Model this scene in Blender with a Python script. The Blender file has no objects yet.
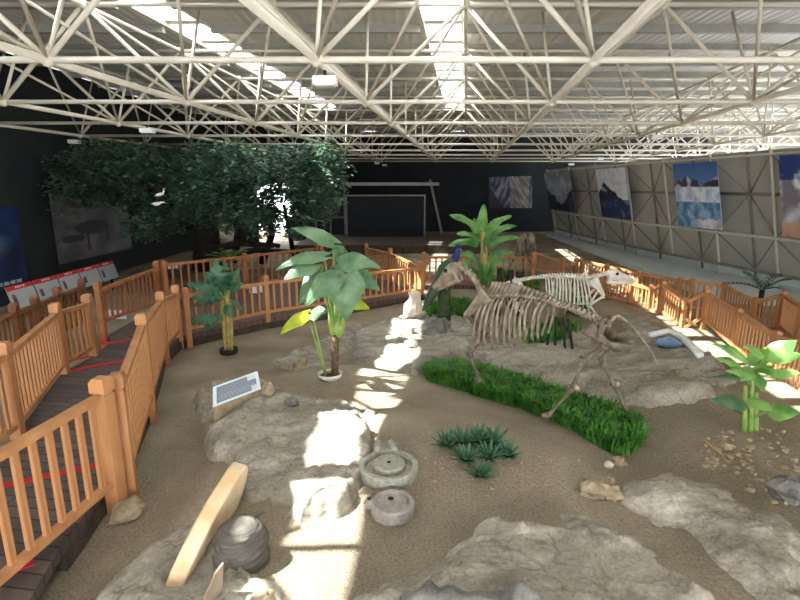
import bpy, bmesh, math, random
from mathutils import Vector, Matrix, noise, Euler
random.seed(7)
R = math.radians
sc = bpy.context.scene
COL = sc.collection
PITCH = R(12.5); FPX = 510.0; CH = 3.0
CP, SP = math.cos(PITCH), math.sin(PITCH)
V = Vector

# ---------------------------------------------------------------- pixel rays -> places
def ray(px, py):
    u = (px-400)/FPX; v = (py-300)/FPX
    return V((u, CP - v*SP, -SP - v*CP))
def G(px, py, z=0.0):
    d = ray(px, py); t = (z-CH)/d.z
    return V((d.x*t, d.y*t, z))
def Q(px, py, Y):
    d = ray(px, py); t = Y/d.y
    return V((d.x*t, Y, CH + d.z*t))
def proj(p):
    zc = p.y*CP - (p.z-CH)*SP; up = p.y*SP + (p.z-CH)*CP
    return 400+FPX*p.x/zc, 300-FPX*up/zc

# ---------------------------------------------------------------- materials
MATS = {}
def new_mat(name):
    m = bpy.data.materials.new(name); m.use_nodes = True
    nt = m.node_tree; nt.nodes.clear()
    out = nt.nodes.new('ShaderNodeOutputMaterial'); b = nt.nodes.new('ShaderNodeBsdfPrincipled')
    nt.links.new(b.outputs[0], out.inputs[0])
    return m, nt, b, out
def lin(c):
    return tuple((x/255/12.92 if x/255 <= .04045 else ((x/255+.055)/1.055)**2.4) for x in c)+(1,)
def mat(name, c1, c2=None, scale=6, rough=.7, bump=0.0, bscale=None, stretch=(1,1,1), metal=0, detail=6, spec=.3, ramp=(.35,.65), translucent=0, coord='Object'):
    m, nt, b, out = new_mat(name)
    b.inputs['Roughness'].default_value = rough; b.inputs['Metallic'].default_value = metal
    b.inputs['Specular IOR Level'].default_value = spec
    if c2 is None and not bump:
        b.inputs['Base Color'].default_value = lin(c1)
    else:
        tc = nt.nodes.new('ShaderNodeTexCoord'); mp = nt.nodes.new('ShaderNodeMapping')
        mp.inputs['Scale'].default_value = stretch
        nt.links.new(tc.outputs[coord], mp.inputs[0])
        n = nt.nodes.new('ShaderNodeTexNoise'); n.inputs['Scale'].default_value = scale; n.inputs['Detail'].default_value = detail
        nt.links.new(mp.outputs[0], n.inputs[0])
        cr = nt.nodes.new('ShaderNodeValToRGB')
        cr.color_ramp.elements[0].position = ramp[0]; cr.color_ramp.elements[1].position = ramp[1]
        cr.color_ramp.elements[0].color = lin(c1); cr.color_ramp.elements[1].color = lin(c2 or c1)
        nt.links.new(n.outputs['Fac'], cr.inputs[0]); nt.links.new(cr.outputs[0], b.inputs['Base Color'])
        if bump:
            n2 = nt.nodes.new('ShaderNodeTexNoise'); n2.inputs['Scale'].default_value = bscale or scale*3; n2.inputs['Detail'].default_value = 8
            nt.links.new(mp.outputs[0], n2.inputs[0])
            bp = nt.nodes.new('ShaderNodeBump'); bp.inputs['Strength'].default_value = bump; bp.inputs['Distance'].default_value = .03
            nt.links.new(n2.outputs['Fac'], bp.inputs['Height']); nt.links.new(bp.outputs[0], b.inputs['Normal'])
    if translucent:
        tr = nt.nodes.new('ShaderNodeBsdfTranslucent'); mx = nt.nodes.new('ShaderNodeMixShader'); mx.inputs[0].default_value = translucent
        src = b.inputs['Base Color'].links[0].from_socket if b.inputs['Base Color'].links else None
        if src: nt.links.new(src, tr.inputs[0])
        else: tr.inputs[0].default_value = lin(c1)
        nt.links.new(b.outputs[0], mx.inputs[1]); nt.links.new(tr.outputs[0], mx.inputs[2]); nt.links.new(mx.outputs[0], out.inputs[0])
    MATS[name] = m
    return m
def printed(name, rough=.5):
    m, nt, b, out = new_mat(name)
    a = nt.nodes.new('ShaderNodeVertexColor'); a.layer_name = 'Col'
    nt.links.new(a.outputs[0], b.inputs['Base Color']); b.inputs['Roughness'].default_value = rough
    MATS[name] = m
    return m

def ground_mat():
    m, nt, b, out = new_mat('packed_dirt')
    L = nt.links.new; N = nt.nodes.new
    tc = N('ShaderNodeTexCoord')
    n1 = N('ShaderNodeTexNoise'); n1.inputs['Scale'].default_value = .9; n1.inputs['Detail'].default_value = 7
    n2 = N('ShaderNodeTexNoise'); n2.inputs['Scale'].default_value = 55; n2.inputs['Detail'].default_value = 6
    for n in (n1, n2): L(tc.outputs['Object'], n.inputs[0])
    r1 = N('ShaderNodeValToRGB'); r1.color_ramp.elements[0].position = .35; r1.color_ramp.elements[1].position = .7
    r1.color_ramp.elements[0].color = lin((143,128,108)); r1.color_ramp.elements[1].color = lin((182,166,142))
    L(n1.outputs['Fac'], r1.inputs[0])
    r2 = N('ShaderNodeValToRGB'); r2.color_ramp.elements[0].position = .3; r2.color_ramp.elements[1].position = .72
    r2.color_ramp.elements[0].color = (.55,.55,.55,1); r2.color_ramp.elements[1].color = (1.2,1.2,1.2,1)
    L(n2.outputs['Fac'], r2.inputs[0])
    mx = N('ShaderNodeMixRGB'); mx.blend_type = 'MULTIPLY'; mx.inputs[0].default_value = .75
    L(r1.outputs[0], mx.inputs[1]); L(r2.outputs[0], mx.inputs[2]); L(mx.outputs[0], b.inputs['Base Color'])
    n3 = N('ShaderNodeTexNoise'); n3.inputs['Scale'].default_value = 26; n3.inputs['Detail'].default_value = 10; n3.inputs['Roughness'].default_value = .7
    L(tc.outputs['Object'], n3.inputs[0])
    bp = N('ShaderNodeBump'); bp.inputs['Strength'].default_value = 1; bp.inputs['Distance'].default_value = .05
    L(n3.outputs['Fac'], bp.inputs['Height']); L(bp.outputs[0], b.inputs['Normal'])
    b.inputs['Roughness'].default_value = .95; b.inputs['Specular IOR Level'].default_value = .1
    return m
def rock_mat(name, c1, c2, c3):
    m, nt, b, out = new_mat(name)
    L = nt.links.new; N = nt.nodes.new
    tc = N('ShaderNodeTexCoord'); mp = N('ShaderNodeMapping'); mp.inputs['Scale'].default_value = (1, 2.2, 3); mp.inputs['Rotation'].default_value = (0,0,R(-28))
    L(tc.outputs['Object'], mp.inputs[0])
    n1 = N('ShaderNodeTexNoise'); n1.inputs['Scale'].default_value = 1.3; n1.inputs['Detail'].default_value = 9; n1.inputs['Roughness'].default_value = .62; n1.inputs['Distortion'].default_value = .6
    L(mp.outputs[0], n1.inputs[0])
    cr = N('ShaderNodeValToRGB'); e = cr.color_ramp.elements
    e[0].position = .32; e[0].color = lin(c1); e[1].position = .7; e[1].color = lin(c3); k = e.new(.5); k.color = lin(c2)
    L(n1.outputs['Fac'], cr.inputs[0])
    nv = N('ShaderNodeTexNoise'); nv.inputs['Scale'].default_value = 1.1; nv.inputs['Detail'].default_value = 5; nv.inputs['Distortion'].default_value = .25
    L(mp.outputs[0], nv.inputs[0])
    vr = N('ShaderNodeValToRGB'); ve = vr.color_ramp.elements; ve[0].position = .485; ve[0].color = (1,1,1,1); ve[1].position = .515; ve[1].color = (1,1,1,1)
    k2_ = ve.new(.5); k2_.color = (.5,.47,.44,1)
    L(nv.outputs['Fac'], vr.inputs[0])
    ng = N('ShaderNodeTexNoise'); ng.inputs['Scale'].default_value = 30; ng.inputs['Detail'].default_value = 4
    L(tc.outputs['Object'], ng.inputs[0])
    gr = N('ShaderNodeValToRGB'); gr.color_ramp.elements[0].position = .3; gr.color_ramp.elements[0].color = (.72,.72,.72,1); gr.color_ramp.elements[1].position = .7; gr.color_ramp.elements[1].color = (1.1,1.1,1.1,1)
    L(ng.outputs['Fac'], gr.inputs[0])
    m1 = N('ShaderNodeMixRGB'); m1.blend_type = 'MULTIPLY'; m1.inputs[0].default_value = .6; L(cr.outputs[0], m1.inputs[1]); L(vr.outputs[0], m1.inputs[2])
    m2 = N('ShaderNodeMixRGB'); m2.blend_type = 'MULTIPLY'; m2.inputs[0].default_value = 1; L(m1.outputs[0], m2.inputs[1]); L(gr.outputs[0], m2.inputs[2])
    L(m2.outputs[0], b.inputs['Base Color'])
    n2 = N('ShaderNodeTexNoise'); n2.inputs['Scale'].default_value = 5; n2.inputs['Detail'].default_value = 12; n2.inputs['Roughness'].default_value = .66
    L(mp.outputs[0], n2.inputs[0])
    bp = N('ShaderNodeBump'); bp.inputs['Strength'].default_value = .45; bp.inputs['Distance'].default_value = .05
    L(n2.outputs['Fac'], bp.inputs['Height']); L(bp.outputs[0], b.inputs['Normal'])
    b.inputs['Roughness'].default_value = .88; b.inputs['Specular IOR Level'].default_value = .2
    MATS[name] = m
    return m
def plank_mat(name, c1, c2, width, rot=0):
    m, nt, b, out = new_mat(name)
    L = nt.links.new; N = nt.nodes.new
    tc = N('ShaderNodeTexCoord'); mp = N('ShaderNodeMapping'); mp.inputs['Rotation'].default_value = (0,0,rot)
    L(tc.outputs['Object'], mp.inputs[0])
    br = N('ShaderNodeTexBrick'); br.inputs['Scale'].default_value = 1; br.inputs['Brick Width'].default_value = 2.4; br.inputs['Row Height'].default_value = width
    br.inputs['Mortar Size'].default_value = .008; br.inputs['Mortar'].default_value = lin((22,18,16))
    br.inputs['Color1'].default_value = lin(c1); br.inputs['Color2'].default_value = lin(c2)
    L(mp.outputs[0], br.inputs[0])
    n = N('ShaderNodeTexNoise'); n.inputs['Scale'].default_value = 9; n.inputs['Detail'].default_value = 6
    L(mp.outputs[0], n.inputs[0])
    mx = N('ShaderNodeMixRGB'); mx.blend_type = 'OVERLAY'; mx.inputs[0].default_value = .5
    L(br.outputs[0], mx.inputs[1]); L(n.outputs['Fac'], mx.inputs[2]); L(mx.outputs[0], b.inputs['Base Color'])
    b.inputs['Roughness'].default_value = .6
    MATS[name] = m
    return m
def glass_mat():
    m, nt, b, out = new_mat('skylight_glass')
    N = nt.nodes.new; L = nt.links.new
    tr = N('ShaderNodeBsdfTransparent'); tr.inputs[0].default_value = (.93,.96,.97,1)
    gl = N('ShaderNodeBsdfGlossy'); gl.inputs['Roughness'].default_value = .1
    mx = N('ShaderNodeMixShader'); mx.inputs[0].default_value = .05
    L(tr.outputs[0], mx.inputs[1]); L(gl.outputs[0], mx.inputs[2]); L(mx.outputs[0], out.inputs[0])
    MATS['glass'] = m
    return m
def deck_mat():
    m, nt, b, out = new_mat('roof_sheet')
    N = nt.nodes.new; L = nt.links.new
    tc = N('ShaderNodeTexCoord'); w = N('ShaderNodeTexWave'); w.inputs['Scale'].default_value = 1.6; w.bands_direction = 'X'
    L(tc.outputs['Object'], w.inputs[0])
    bp = N('ShaderNodeBump'); bp.inputs['Strength'].default_value = .45; bp.inputs['Distance'].default_value = .05
    L(w.outputs['Fac'], bp.inputs['Height']); L(bp.outputs[0], b.inputs['Normal'])
    n = N('ShaderNodeTexNoise'); n.inputs['Scale'].default_value = 1.5; n.inputs['Detail'].default_value = 4
    L(tc.outputs['Object'], n.inputs[0])
    cr = N('ShaderNodeValToRGB'); cr.color_ramp.elements[0].color = lin((196,192,182)); cr.color_ramp.elements[1].color = lin((222,219,210))
    L(n.outputs['Fac'], cr.inputs[0]); L(cr.outputs[0], b.inputs['Base Color'])
    b.inputs['Roughness'].default_value = .6
    MATS['roof_sheet'] = m
    return m

M_ground = ground_mat()
M_rock = rock_mat('grey_brown_rock', (126,117,104), (159,149,134), (188,178,162))
M_rock2 = rock_mat('dark_grey_rock', (94,91,86), (126,122,115), (156,150,141))
M_stone = mat('tan_stone', (140,122,98), (178,160,132), 7, .9, .5, 20)
M_pale = mat('pale_stone', (206,190,166), (232,220,200), 5, .7, .4, 14)
M_mill = mat('millstone_grey', (140,136,122), (164,160,145), 18, .9, .5, 50)
M_mill2 = mat('millstone_mauve', (142,131,123), (162,152,142), 18, .9, .5, 50)
M_strom = mat('shadow_toned_layered_stone', (82,78,72), (112,106,98), 6, .95, .5, 12, stretch=(1,1,7), spec=.05)  # grey lowered to stand in for the tablet's shadow on this stone
M_tablet = mat('polished_cream_stone', (214,178,130), (240,222,192), 3, .45, .1, 8)
M_thin = mat('thin_brown_slate', (120,104,86), (150,134,112), 5, .7, .2)
M_wood = mat('varnished_orange_wood', (164,108,66), (198,144,96), 5, .5, .08, 20, stretch=(1,1,.25), spec=.35, ramp=(.3,.7), coord='Object')
M_wood_d = mat('dark_brown_wood', (110,70,42), (140,92,58), 5, .6, .08, 20)  # darker brown than the other railing wood
M_wood_r = mat('reddish_wood', (150,94,58), (178,118,76), 5, .55, .08, 20)
M_deck = plank_mat('dark_decking', (92,80,74), (70,60,56), .14, R(8))
M_deck2 = plank_mat('red_brown_decking', (108,80,68), (88,66,58), .14, R(38))
M_beam = mat('dark_beam_wood', (58,50,44), (80,70,62), 6, .8, .2)
M_red = mat('red_grip_strip', (196,38,44), (170,30,38), 20, .7)
M_steel = mat('cream_painted_steel', (206,196,178), (216,207,191), 3, .4, spec=.4)
M_steel_d = mat('grey_purlin', (148,146,138), (160,158,150), 3, .5)
M_lat = mat('galvanised_lattice', (196,190,176), (210,204,190), 3, .45)
M_lat_d = mat('dull_lattice', (120,116,106), (140,135,124), 3, .5)
M_roof = deck_mat()
M_glass = glass_mat()
M_wallr = mat('grey_panel_wall', (160,158,148), (182,178,167), .6, .8)
M_walll = mat('dark_olive_wall', (34,40,44), (50,53,52), .5, .8)
M_wallb = mat('black_wall', (30,36,41), (38,44,48), .5, .8)
M_low = mat('pale_blue_low_wall', (190,200,202), (206,214,214), 2, .8)
M_screen = mat('navy_black_cloth', (14,18,26), (20,24,32), 2, .7)
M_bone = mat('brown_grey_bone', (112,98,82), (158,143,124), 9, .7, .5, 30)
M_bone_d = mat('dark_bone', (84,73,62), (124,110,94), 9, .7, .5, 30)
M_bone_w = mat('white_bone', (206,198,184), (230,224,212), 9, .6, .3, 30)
M_cavity = mat('painted_cavity_shade', (40,34,30), (52,45,40), 6, .9)  # dark colour stands for the shade inside sockets and holes
M_grass = mat('artificial_grass', (36,88,26), (96,156,58), 7, .5, spec=.3, translucent=.25)
M_leaf_t = mat('tree_leaf', (58,88,70), (104,134,104), 2.2, .5, spec=.5, translucent=.15)
M_leaf_al = mat('elephant_ear_leaf', (70,104,72), (118,148,106), 4, .38, spec=.5, translucent=.25)
M_leaf_y = mat('yellow_green_leaf', (150,178,44), (206,214,70), 4, .4, spec=.4, translucent=.4)
M_leaf_ph = mat('philodendron_leaf', (30,72,48), (64,108,72), 5, .35, spec=.5, translucent=.15)
M_leaf_b = mat('banana_leaf', (72,130,70), (136,180,96), 3, .4, spec=.5, translucent=.3)
M_leaf_r = mat('bright_leaf', (84,140,66), (150,190,100), 4, .4, spec=.5, translucent=.3)
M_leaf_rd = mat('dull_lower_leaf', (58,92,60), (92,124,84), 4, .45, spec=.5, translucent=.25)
M_agave = mat('agave_leaf', (46,86,60), (80,120,84), 9, .5, spec=.4)
M_stem_g = mat('green_stem', (104,136,64), (140,160,84), 8, .5)
M_stem_y = mat('yellow_cane', (160,136,76), (190,168,104), 14, .6, .3)
M_trunk = mat('brown_plant_trunk', (80,62,46), (116,94,70), 20, .9, .6, 40)
M_bark = mat('dark_tree_bark', (34,30,28), (58,52,46), 6, .9, .8, 14)
M_moss = mat('mossy_stump', (40,58,32), (66,80,48), 9, .9, .6)
M_potw = mat('white_pot', (226,222,212), None, rough=.4)
M_potb = mat('black_pot', (32,32,32), None, rough=.5)
M_soil = mat('pot_soil', (70,52,38), (94,72,54), 30, .95, .4)
M_white = mat('white_plastic', (232,232,228), None, rough=.5)
M_egret = mat('white_plumage', (228,228,220), (240,240,234), 20, .8)
M_yel = mat('yellow_beak', (190,150,60), None, rough=.5)
M_pea = mat('peacock_train', (34,58,46), (62,84,58), 26, .5, .3, 40)
M_peab = mat('peacock_blue', (24,34,88), (34,52,120), 18, .4, .2, 40)
M_black = mat('black_plastic', (26,27,30), None, rough=.5)
M_print = printed('printed_panel')
M_bluebag = mat('blue_plastic', (112,146,196), (150,178,214), 5, .4)
M_lens = mat('frosted_lens', (240,240,236), None, rough=.3)

# ---------------------------------------------------------------- mesh builder
class MB:
    def __init__(s): s.v = []; s.f = []; s.c = None
    def add(s, vs, fs):
        o = len(s.v); s.v += [V(p) for p in vs]; s.f += [tuple(i+o for i in f) for f in fs]
    def box(s, c, d, rot=None):
        hx, hy, hz = d[0]/2, d[1]/2, d[2]/2
        ps = [V((x,y,z)) for z in (-hz,hz) for y in (-hy,hy) for x in (-hx,hx)]
        if rot is not None: ps = [rot @ p for p in ps]
        s.add([p+V(c) for p in ps], [(0,2,3,1),(4,5,7,6),(0,1,5,4),(2,6,7,3),(0,4,6,2),(1,3,7,5)])
        return s
    def bar(s, a, b, w, h, up=(0,0,1)):
        a, b = V(a), V(b); d = (b-a); L = d.length; d.normalize(); up = V(up)
        if abs(d.dot(up)) > .99: up = V((0,1,0))
        x = d.cross(up).normalized(); z = x.cross(d)
        ps = []
        for q in (a, b):
            for i, j in ((-1,-1),(1,-1),(1,1),(-1,1)): ps.append(q + x*(w/2*i) + z*(h/2*j))
        s.add(ps, [(0,1,2,3),(7,6,5,4),(0,4,5,1),(1,5,6,2),(2,6,7,3),(3,7,4,0)])
        return s
    def tube(s, pts, rad, n=8, flat=1.0, up=None, caps=True):
        pts = [V(p) for p in pts]; k = len(pts)
        if not hasattr(rad, '__len__'): rad = [rad]*k
        if not hasattr(flat, '__len__'): flat = [flat]*k
        ref = V(up) if up is not None else None
        rings = []; px = None
        for i, p in enumerate(pts):
            d = (pts[min(i+1,k-1)] - pts[max(i-1,0)]).normalized()
            if ref is not None: x = d.cross(ref)
            elif px is None: x = d.cross(V((0,0,1)) if abs(d.z) < .95 else V((1,0,0)))
            else: x = px - d*px.dot(d)
            if x.length < 1e-5: x = d.cross(V((0,1,0.1)))
            x.normalize(); px = x; y = x.cross(d)
            rings.append([p + x*(rad[i]*flat[i]*math.cos(2*math.pi*j/n)) + y*(rad[i]*math.sin(2*math.pi*j/n)) for j in range(n)])
        vs = [q for r in rings for q in r]; fs = []
        for i in range(k-1):
            for j in range(n):
                fs.append((i*n+j, i*n+(j+1)%n, (i+1)*n+(j+1)%n, (i+1)*n+j))
        if caps: fs += [tuple(range(n))[::-1], tuple((k-1)*n+j for j in range(n))]
        s.add(vs, fs)
        return s
    def ball(s, c, r, seg=10, rings=6, sc_=(1,1,1), rot=None, amp=0, fr=2, seed=0):
        c = V(c); vs = []; fs = []
        for i in range(rings+1):
            th = math.pi*i/rings
            for j in range(seg):
                ph = 2*math.pi*j/seg
                q = V((math.sin(th)*math.cos(ph), math.sin(th)*math.sin(ph), math.cos(th)))
                k = 1 + (amp*noise.fractal(q*fr+V((seed*3.1,seed*1.7,seed)), 1, 2, 3) if amp else 0)
                q = V((q.x*sc_[0], q.y*sc_[1], q.z*sc_[2]))*r*k
                if rot is not None: q = rot @ q
                vs.append(c+q)
        for i in range(rings):
            for j in range(seg):
                fs.append((i*seg+j, (i+1)*seg+j, (i+1)*seg+(j+1)%seg, i*seg+(j+1)%seg))
        s.add(vs, fs)
        return s
    def lathe(s, c, prof, n=24, rot=None, amp=0):
        c = V(c); vs = []; k = len(prof)
        for (r, z) in prof:
            for j in range(n):
                a = 2*math.pi*j/n
                q = V((r*math.cos(a), r*math.sin(a), z))
                if amp: q += V((q.x,q.y,0)).normalized()*amp*noise.fractal(V((q.x*5,q.y*5,q.z*9)),1,2,3) if r > .001 else V((0,0,0))
                vs.append(c + (rot @ q if rot is not None else q))
        fs = [(i*n+j, i*n+(j+1)%n, (i+1)*n+(j+1)%n, (i+1)*n+j) for i in range(k-1) for j in range(n)]
        fs += [tuple(range(n))[::-1], tuple((k-1)*n+j for j in range(n))]
        s.add(vs, fs)
        return s
    def build(s, name, m, parent=None, loc=None, smooth=False, recalc=True):
        me = bpy.data.meshes.new(name)
        if parent is not None: o0 = parent['_org'] if '_org' in parent else (0,0,0); base = V(o0)
        elif loc is not None: base = V(loc)
        else:
            xs = [p.x for p in s.v]; ys = [p.y for p in s.v]; zs = [p.z for p in s.v]
            base = V(((min(xs)+max(xs))/2, (min(ys)+max(ys))/2, min(zs)))
        me.from_pydata([tuple(p-base) for p in s.v], [], s.f)
        if recalc:
            bm = bmesh.new(); bm.from_mesh(me); bmesh.ops.recalc_face_normals(bm, faces=bm.faces); bm.to_mesh(me); bm.free()
        if s.c:
            a = me.color_attributes.new('Col', 'FLOAT_COLOR', 'POINT')
            for i, c in enumerate(s.c): a.data[i].color = c
        if smooth:
            for p in me.polygons: p.use_smooth = True
        me.materials.append(m)
        ob = bpy.data.objects.new(name, me); COL.objects.link(ob)
        if parent is not None: ob.parent = parent; ob['_org'] = tuple(base)
        else: ob.location = base; ob['_org'] = tuple(base)
        # children of a part: their mesh is stored relative to the same origin
        return ob
def tag(o, label, cat, group=None):
    o['label'] = label; o['category'] = cat
    if group: o['group'] = group
    return o
def thing(name, label, cat, loc, group=None):
    o = bpy.data.objects.new(name, None); COL.objects.link(o); o.empty_display_size = .1
    o.location = loc; o['_org'] = tuple(loc)
    return tag(o, label, cat, group)
def struct(o): o['kind'] = 'structure'; return o
def fbm(x, y, z=0, o=5): return noise.fractal(V((x,y,z)), 1.0, 2.0, o)
def sstep(a, b, x):
    t = max(0, min(1, (x-a)/(b-a))); return t*t*(3-2*t)

# ---------------------------------------------------------------- ground and rock slabs
def terrain(x, y):
    z = 0.03*fbm(x*.5, y*.5) + .012*fbm(x*2.3, y*2.3, 4)
    z += .30*math.exp(-((x-.55)/1.25)**2 - ((y-5.0)/1.1)**2)          # mound with agaves
    z += .20*math.exp(-((x+.9)/.9)**2 - ((y-7.3)/.7)**2)              # heap round the elephant ear
    z += .22*sstep(2.6, 4.4, x)*sstep(2, 4, y)*(1-sstep(11, 14, y))   # right bank
    z += .12*sstep(7.5, 10.5, y)*sstep(-2.2, .2, x)                   # back
    z += .17*sstep(-2.35, -1.75, x - .12*math.sin(y*2.1))*(1-sstep(7.0, 8.2, y))   # central plateau above the left trench
    return z
SLABS = []
def pdist(x, y, poly):
    ins = False; best = 1e9; n = len(poly)
    for i in range(n):
        x1, y1 = poly[i]; x2, y2 = poly[(i+1)%n]
        if (y1 > y) != (y2 > y) and x < (x2-x1)*(y-y1)/(y2-y1)+x1: ins = not ins
        dx, dy = x2-x1, y2-y1; t = max(0, min(1, ((x-x1)*dx+(y-y1)*dy)/(dx*dx+dy*dy)))
        d = math.hypot(x-x1-t*dx, y-y1-t*dy); best = min(best, d)
    return best if ins else -best
def slab_h(S, x, y):
    wx = x + .13*fbm(x*1.7, y*1.7, S['seed']) + .03*fbm(x*7, y*7, 2, 2); wy = y + .13*fbm(x*1.7, y*1.7, S['seed']+9)
    d = pdist(wx, wy, S['poly'])
    if d < -.14: return None
    d += .07*fbm(x*2.6, y*2.6, S['seed']+1)
    e = sstep(-.03, S['w'], d)
    s = .10*fbm(x*1.3-y*.5, y*1.7+x*.4, S['seed']+3, 3) + .12*fbm(x*.35, y*.6+x*.4, S['seed']+5, 3)
    st = S['step']; q = math.floor(s/st); f = s/st-q
    s = (q + sstep(.86, .98, f))*st + .2*(s-q*st)
    cx, cy = S['c']
    cr = abs(fbm(x*.8+3, y*1.3, S['seed']+7, 4)); ck = 1-sstep(.0, .05, cr)
    z = S['z'] + .85*terrain(x, y) + S['tx']*(x-cx) + S['ty']*(y-cy) + s*S['amp'] + .008*fbm(x*5, y*5, S['seed'], 5) - .03*ck
    lo = terrain(x, y) - .06
    return lo + (z-lo)*e if e < 1 else z
def slab(label, px, z, w=.3, step=.045, tx=0, ty=0, amp=1.0, seed=0, m=None, res=.045, zs=None):
    poly = [tuple(G(p[0], p[1], z+.08 if zs is None else zs)[:2]) for p in px]
    cx = sum(p[0] for p in poly)/len(poly); cy = sum(p[1] for p in poly)/len(poly)
    SLABS.append(dict(poly=poly, z=z, w=w, step=step, tx=tx, ty=ty, amp=amp, seed=seed, c=(cx,cy), label=label, m=m or M_rock, res=res))
slab('long grey rock shelf under the tilted info plaque, half lit by sun', [(190,380),(215,372),(252,366),(272,380),(300,396),(350,394),(376,415),(372,470),(355,505),(300,525),(262,495),(240,490),(222,462),(203,440),(198,410)], .20, w=.16, tx=.02, ty=0.0, seed=1, res=.032)
slab('low sloping rock beside the boardwalk in the lower left corner', [(20,610),(60,572),(120,532),(190,487),(224,466),(240,495),(255,540),(280,580),(295,640),(120,660)], .20, w=.35, step=.045, tx=.08, seed=2, res=.03)
slab('broad ledged rock across the bottom foreground, below the mound', [(300,612),(345,575),(400,548),(450,522),(500,506),(560,498),(612,500),(650,520),(700,545),(745,585),(770,630),(600,680),(300,680)], .27, w=.4, step=.05, tx=0, ty=0, amp=1.3, seed=3, res=.028)
slab('darker grey rounded rock at the bottom edge of the photo', [(345,610),(395,578),(465,563),(530,572),(568,605),(520,650),(370,650)], .38, w=.3, tx=0, ty=.1, amp=.7, seed=4, m=M_rock2, res=.028)
slab('tan rock shelf at lower right below the end of the long grass bed', [(600,500),(622,478),(655,466),(720,484),(800,522),(850,560),(850,640),(775,640),(722,562),(650,527)], .14, w=.4, tx=.0, amp=1.0, seed=5, res=.032)
slab('flat grey rock behind the long grass bed, beneath the large skeleton', [(452,350),(480,336),(560,328),(640,332),(700,352),(732,385),(715,408),(660,412),(600,398),(540,378),(490,364)], .15, w=.25, step=.05, amp=1.1, seed=6, res=.035)
slab('flat rock between the elephant ear plant and the front legs of the skeleton', [(345,330),(400,312),(450,309),(480,322),(480,345),(440,354),(425,374),(380,364),(350,352)], .17, w=.2, seed=7, amp=.7)
slab('smooth domed grey rock beside the pale upright stone', [(412,321),(432,312),(455,316),(464,326),(440,333),(414,331)], .30, w=.4, amp=.4, seed=8, m=M_rock2)
slab('flat rock between the railing and the potted elephant ear', [(270,352),(300,338),(345,325),(372,318),(352,345),(330,360),(290,372)], .09, w=.2, amp=.8, seed=9)
slab('rock shelf beyond the skeleton tail next to the zigzag railing', [(600,322),(640,312),(690,345),(740,395),(735,412),(700,395),(655,350)], .12, w=.2, amp=.9, seed=10)
def height(x, y):
    z = terrain(x, y)
    for S in SLABS:
        xs = [p[0] for p in S['poly']]; ys = [p[1] for p in S['poly']]
        if min(xs)-.2 < x < max(xs)+.2 and min(ys)-.2 < y < max(ys)+.2:
            h = slab_h(S, x, y)
            if h is not None and h > z: z = h
    return z
def hit(px, py):
    d = ray(px, py); t = 1.2
    while t < 60:
        p = V((0,0,CH)) + d*t
        if p.z <= height(p.x, p.y):
            a, b = t-.04, t
            for _ in range(8):
                c = (a+b)/2; p = V((0,0,CH)) + d*c
                if p.z <= height(p.x, p.y): b = c
                else: a = c
            p = V((0,0,CH)) + d*b
            return V((p.x, p.y, height(p.x, p.y)))
        t += .04
    return G(px, py, 0)

def make_floor():
    mb = MB()
    xs = [-14+.5*i for i in range(19)] + [-5+.1*i for i in range(1, 126)] + [7.5+.5*i for i in range(1, 17)]
    ys = [-4+.5*i for i in range(11)] + [1+.1*i for i in range(1, 121)] + [13+.6*i for i in range(1, 42)]
    W = len(xs)
    mb.v = [V((x, y, terrain(x, y))) for y in ys for x in xs]
    mb.f = [(j*W+i, j*W+i+1, (j+1)*W+i+1, (j+1)*W+i) for j in range(len(ys)-1) for i in range(W-1)]
    struct(mb.build('floor', M_ground, loc=(0,0,0), smooth=True, recalc=False))
make_floor()
for S in SLABS:
    xs = [p[0] for p in S['poly']]; ys = [p[1] for p in S['poly']]
    x0, x1, y0, y1 = min(xs)-.25, max(xs)+.25, min(ys)-.25, max(ys)+.25
    r = S['res']; nx = int((x1-x0)/r)+1; ny = int((y1-y0)/r)+1
    idx = {}; mb = MB()
    for j in range(ny):
        for i in range(nx):
            h = slab_h(S, x0+i*r, y0+j*r)
            if h is not None: idx[(i,j)] = len(mb.v); mb.v.append(V((x0+i*r, y0+j*r, h)))
    for j in range(ny-1):
        for i in range(nx-1):
            k = [(i,j),(i+1,j),(i+1,j+1),(i,j+1)]
            if all(q in idx for q in k): mb.f.append(tuple(idx[q] for q in k))
    o = mb.build('rock_slab', S['m'], smooth=True, recalc=False)
    tag(o, S['label'], 'rock')

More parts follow.
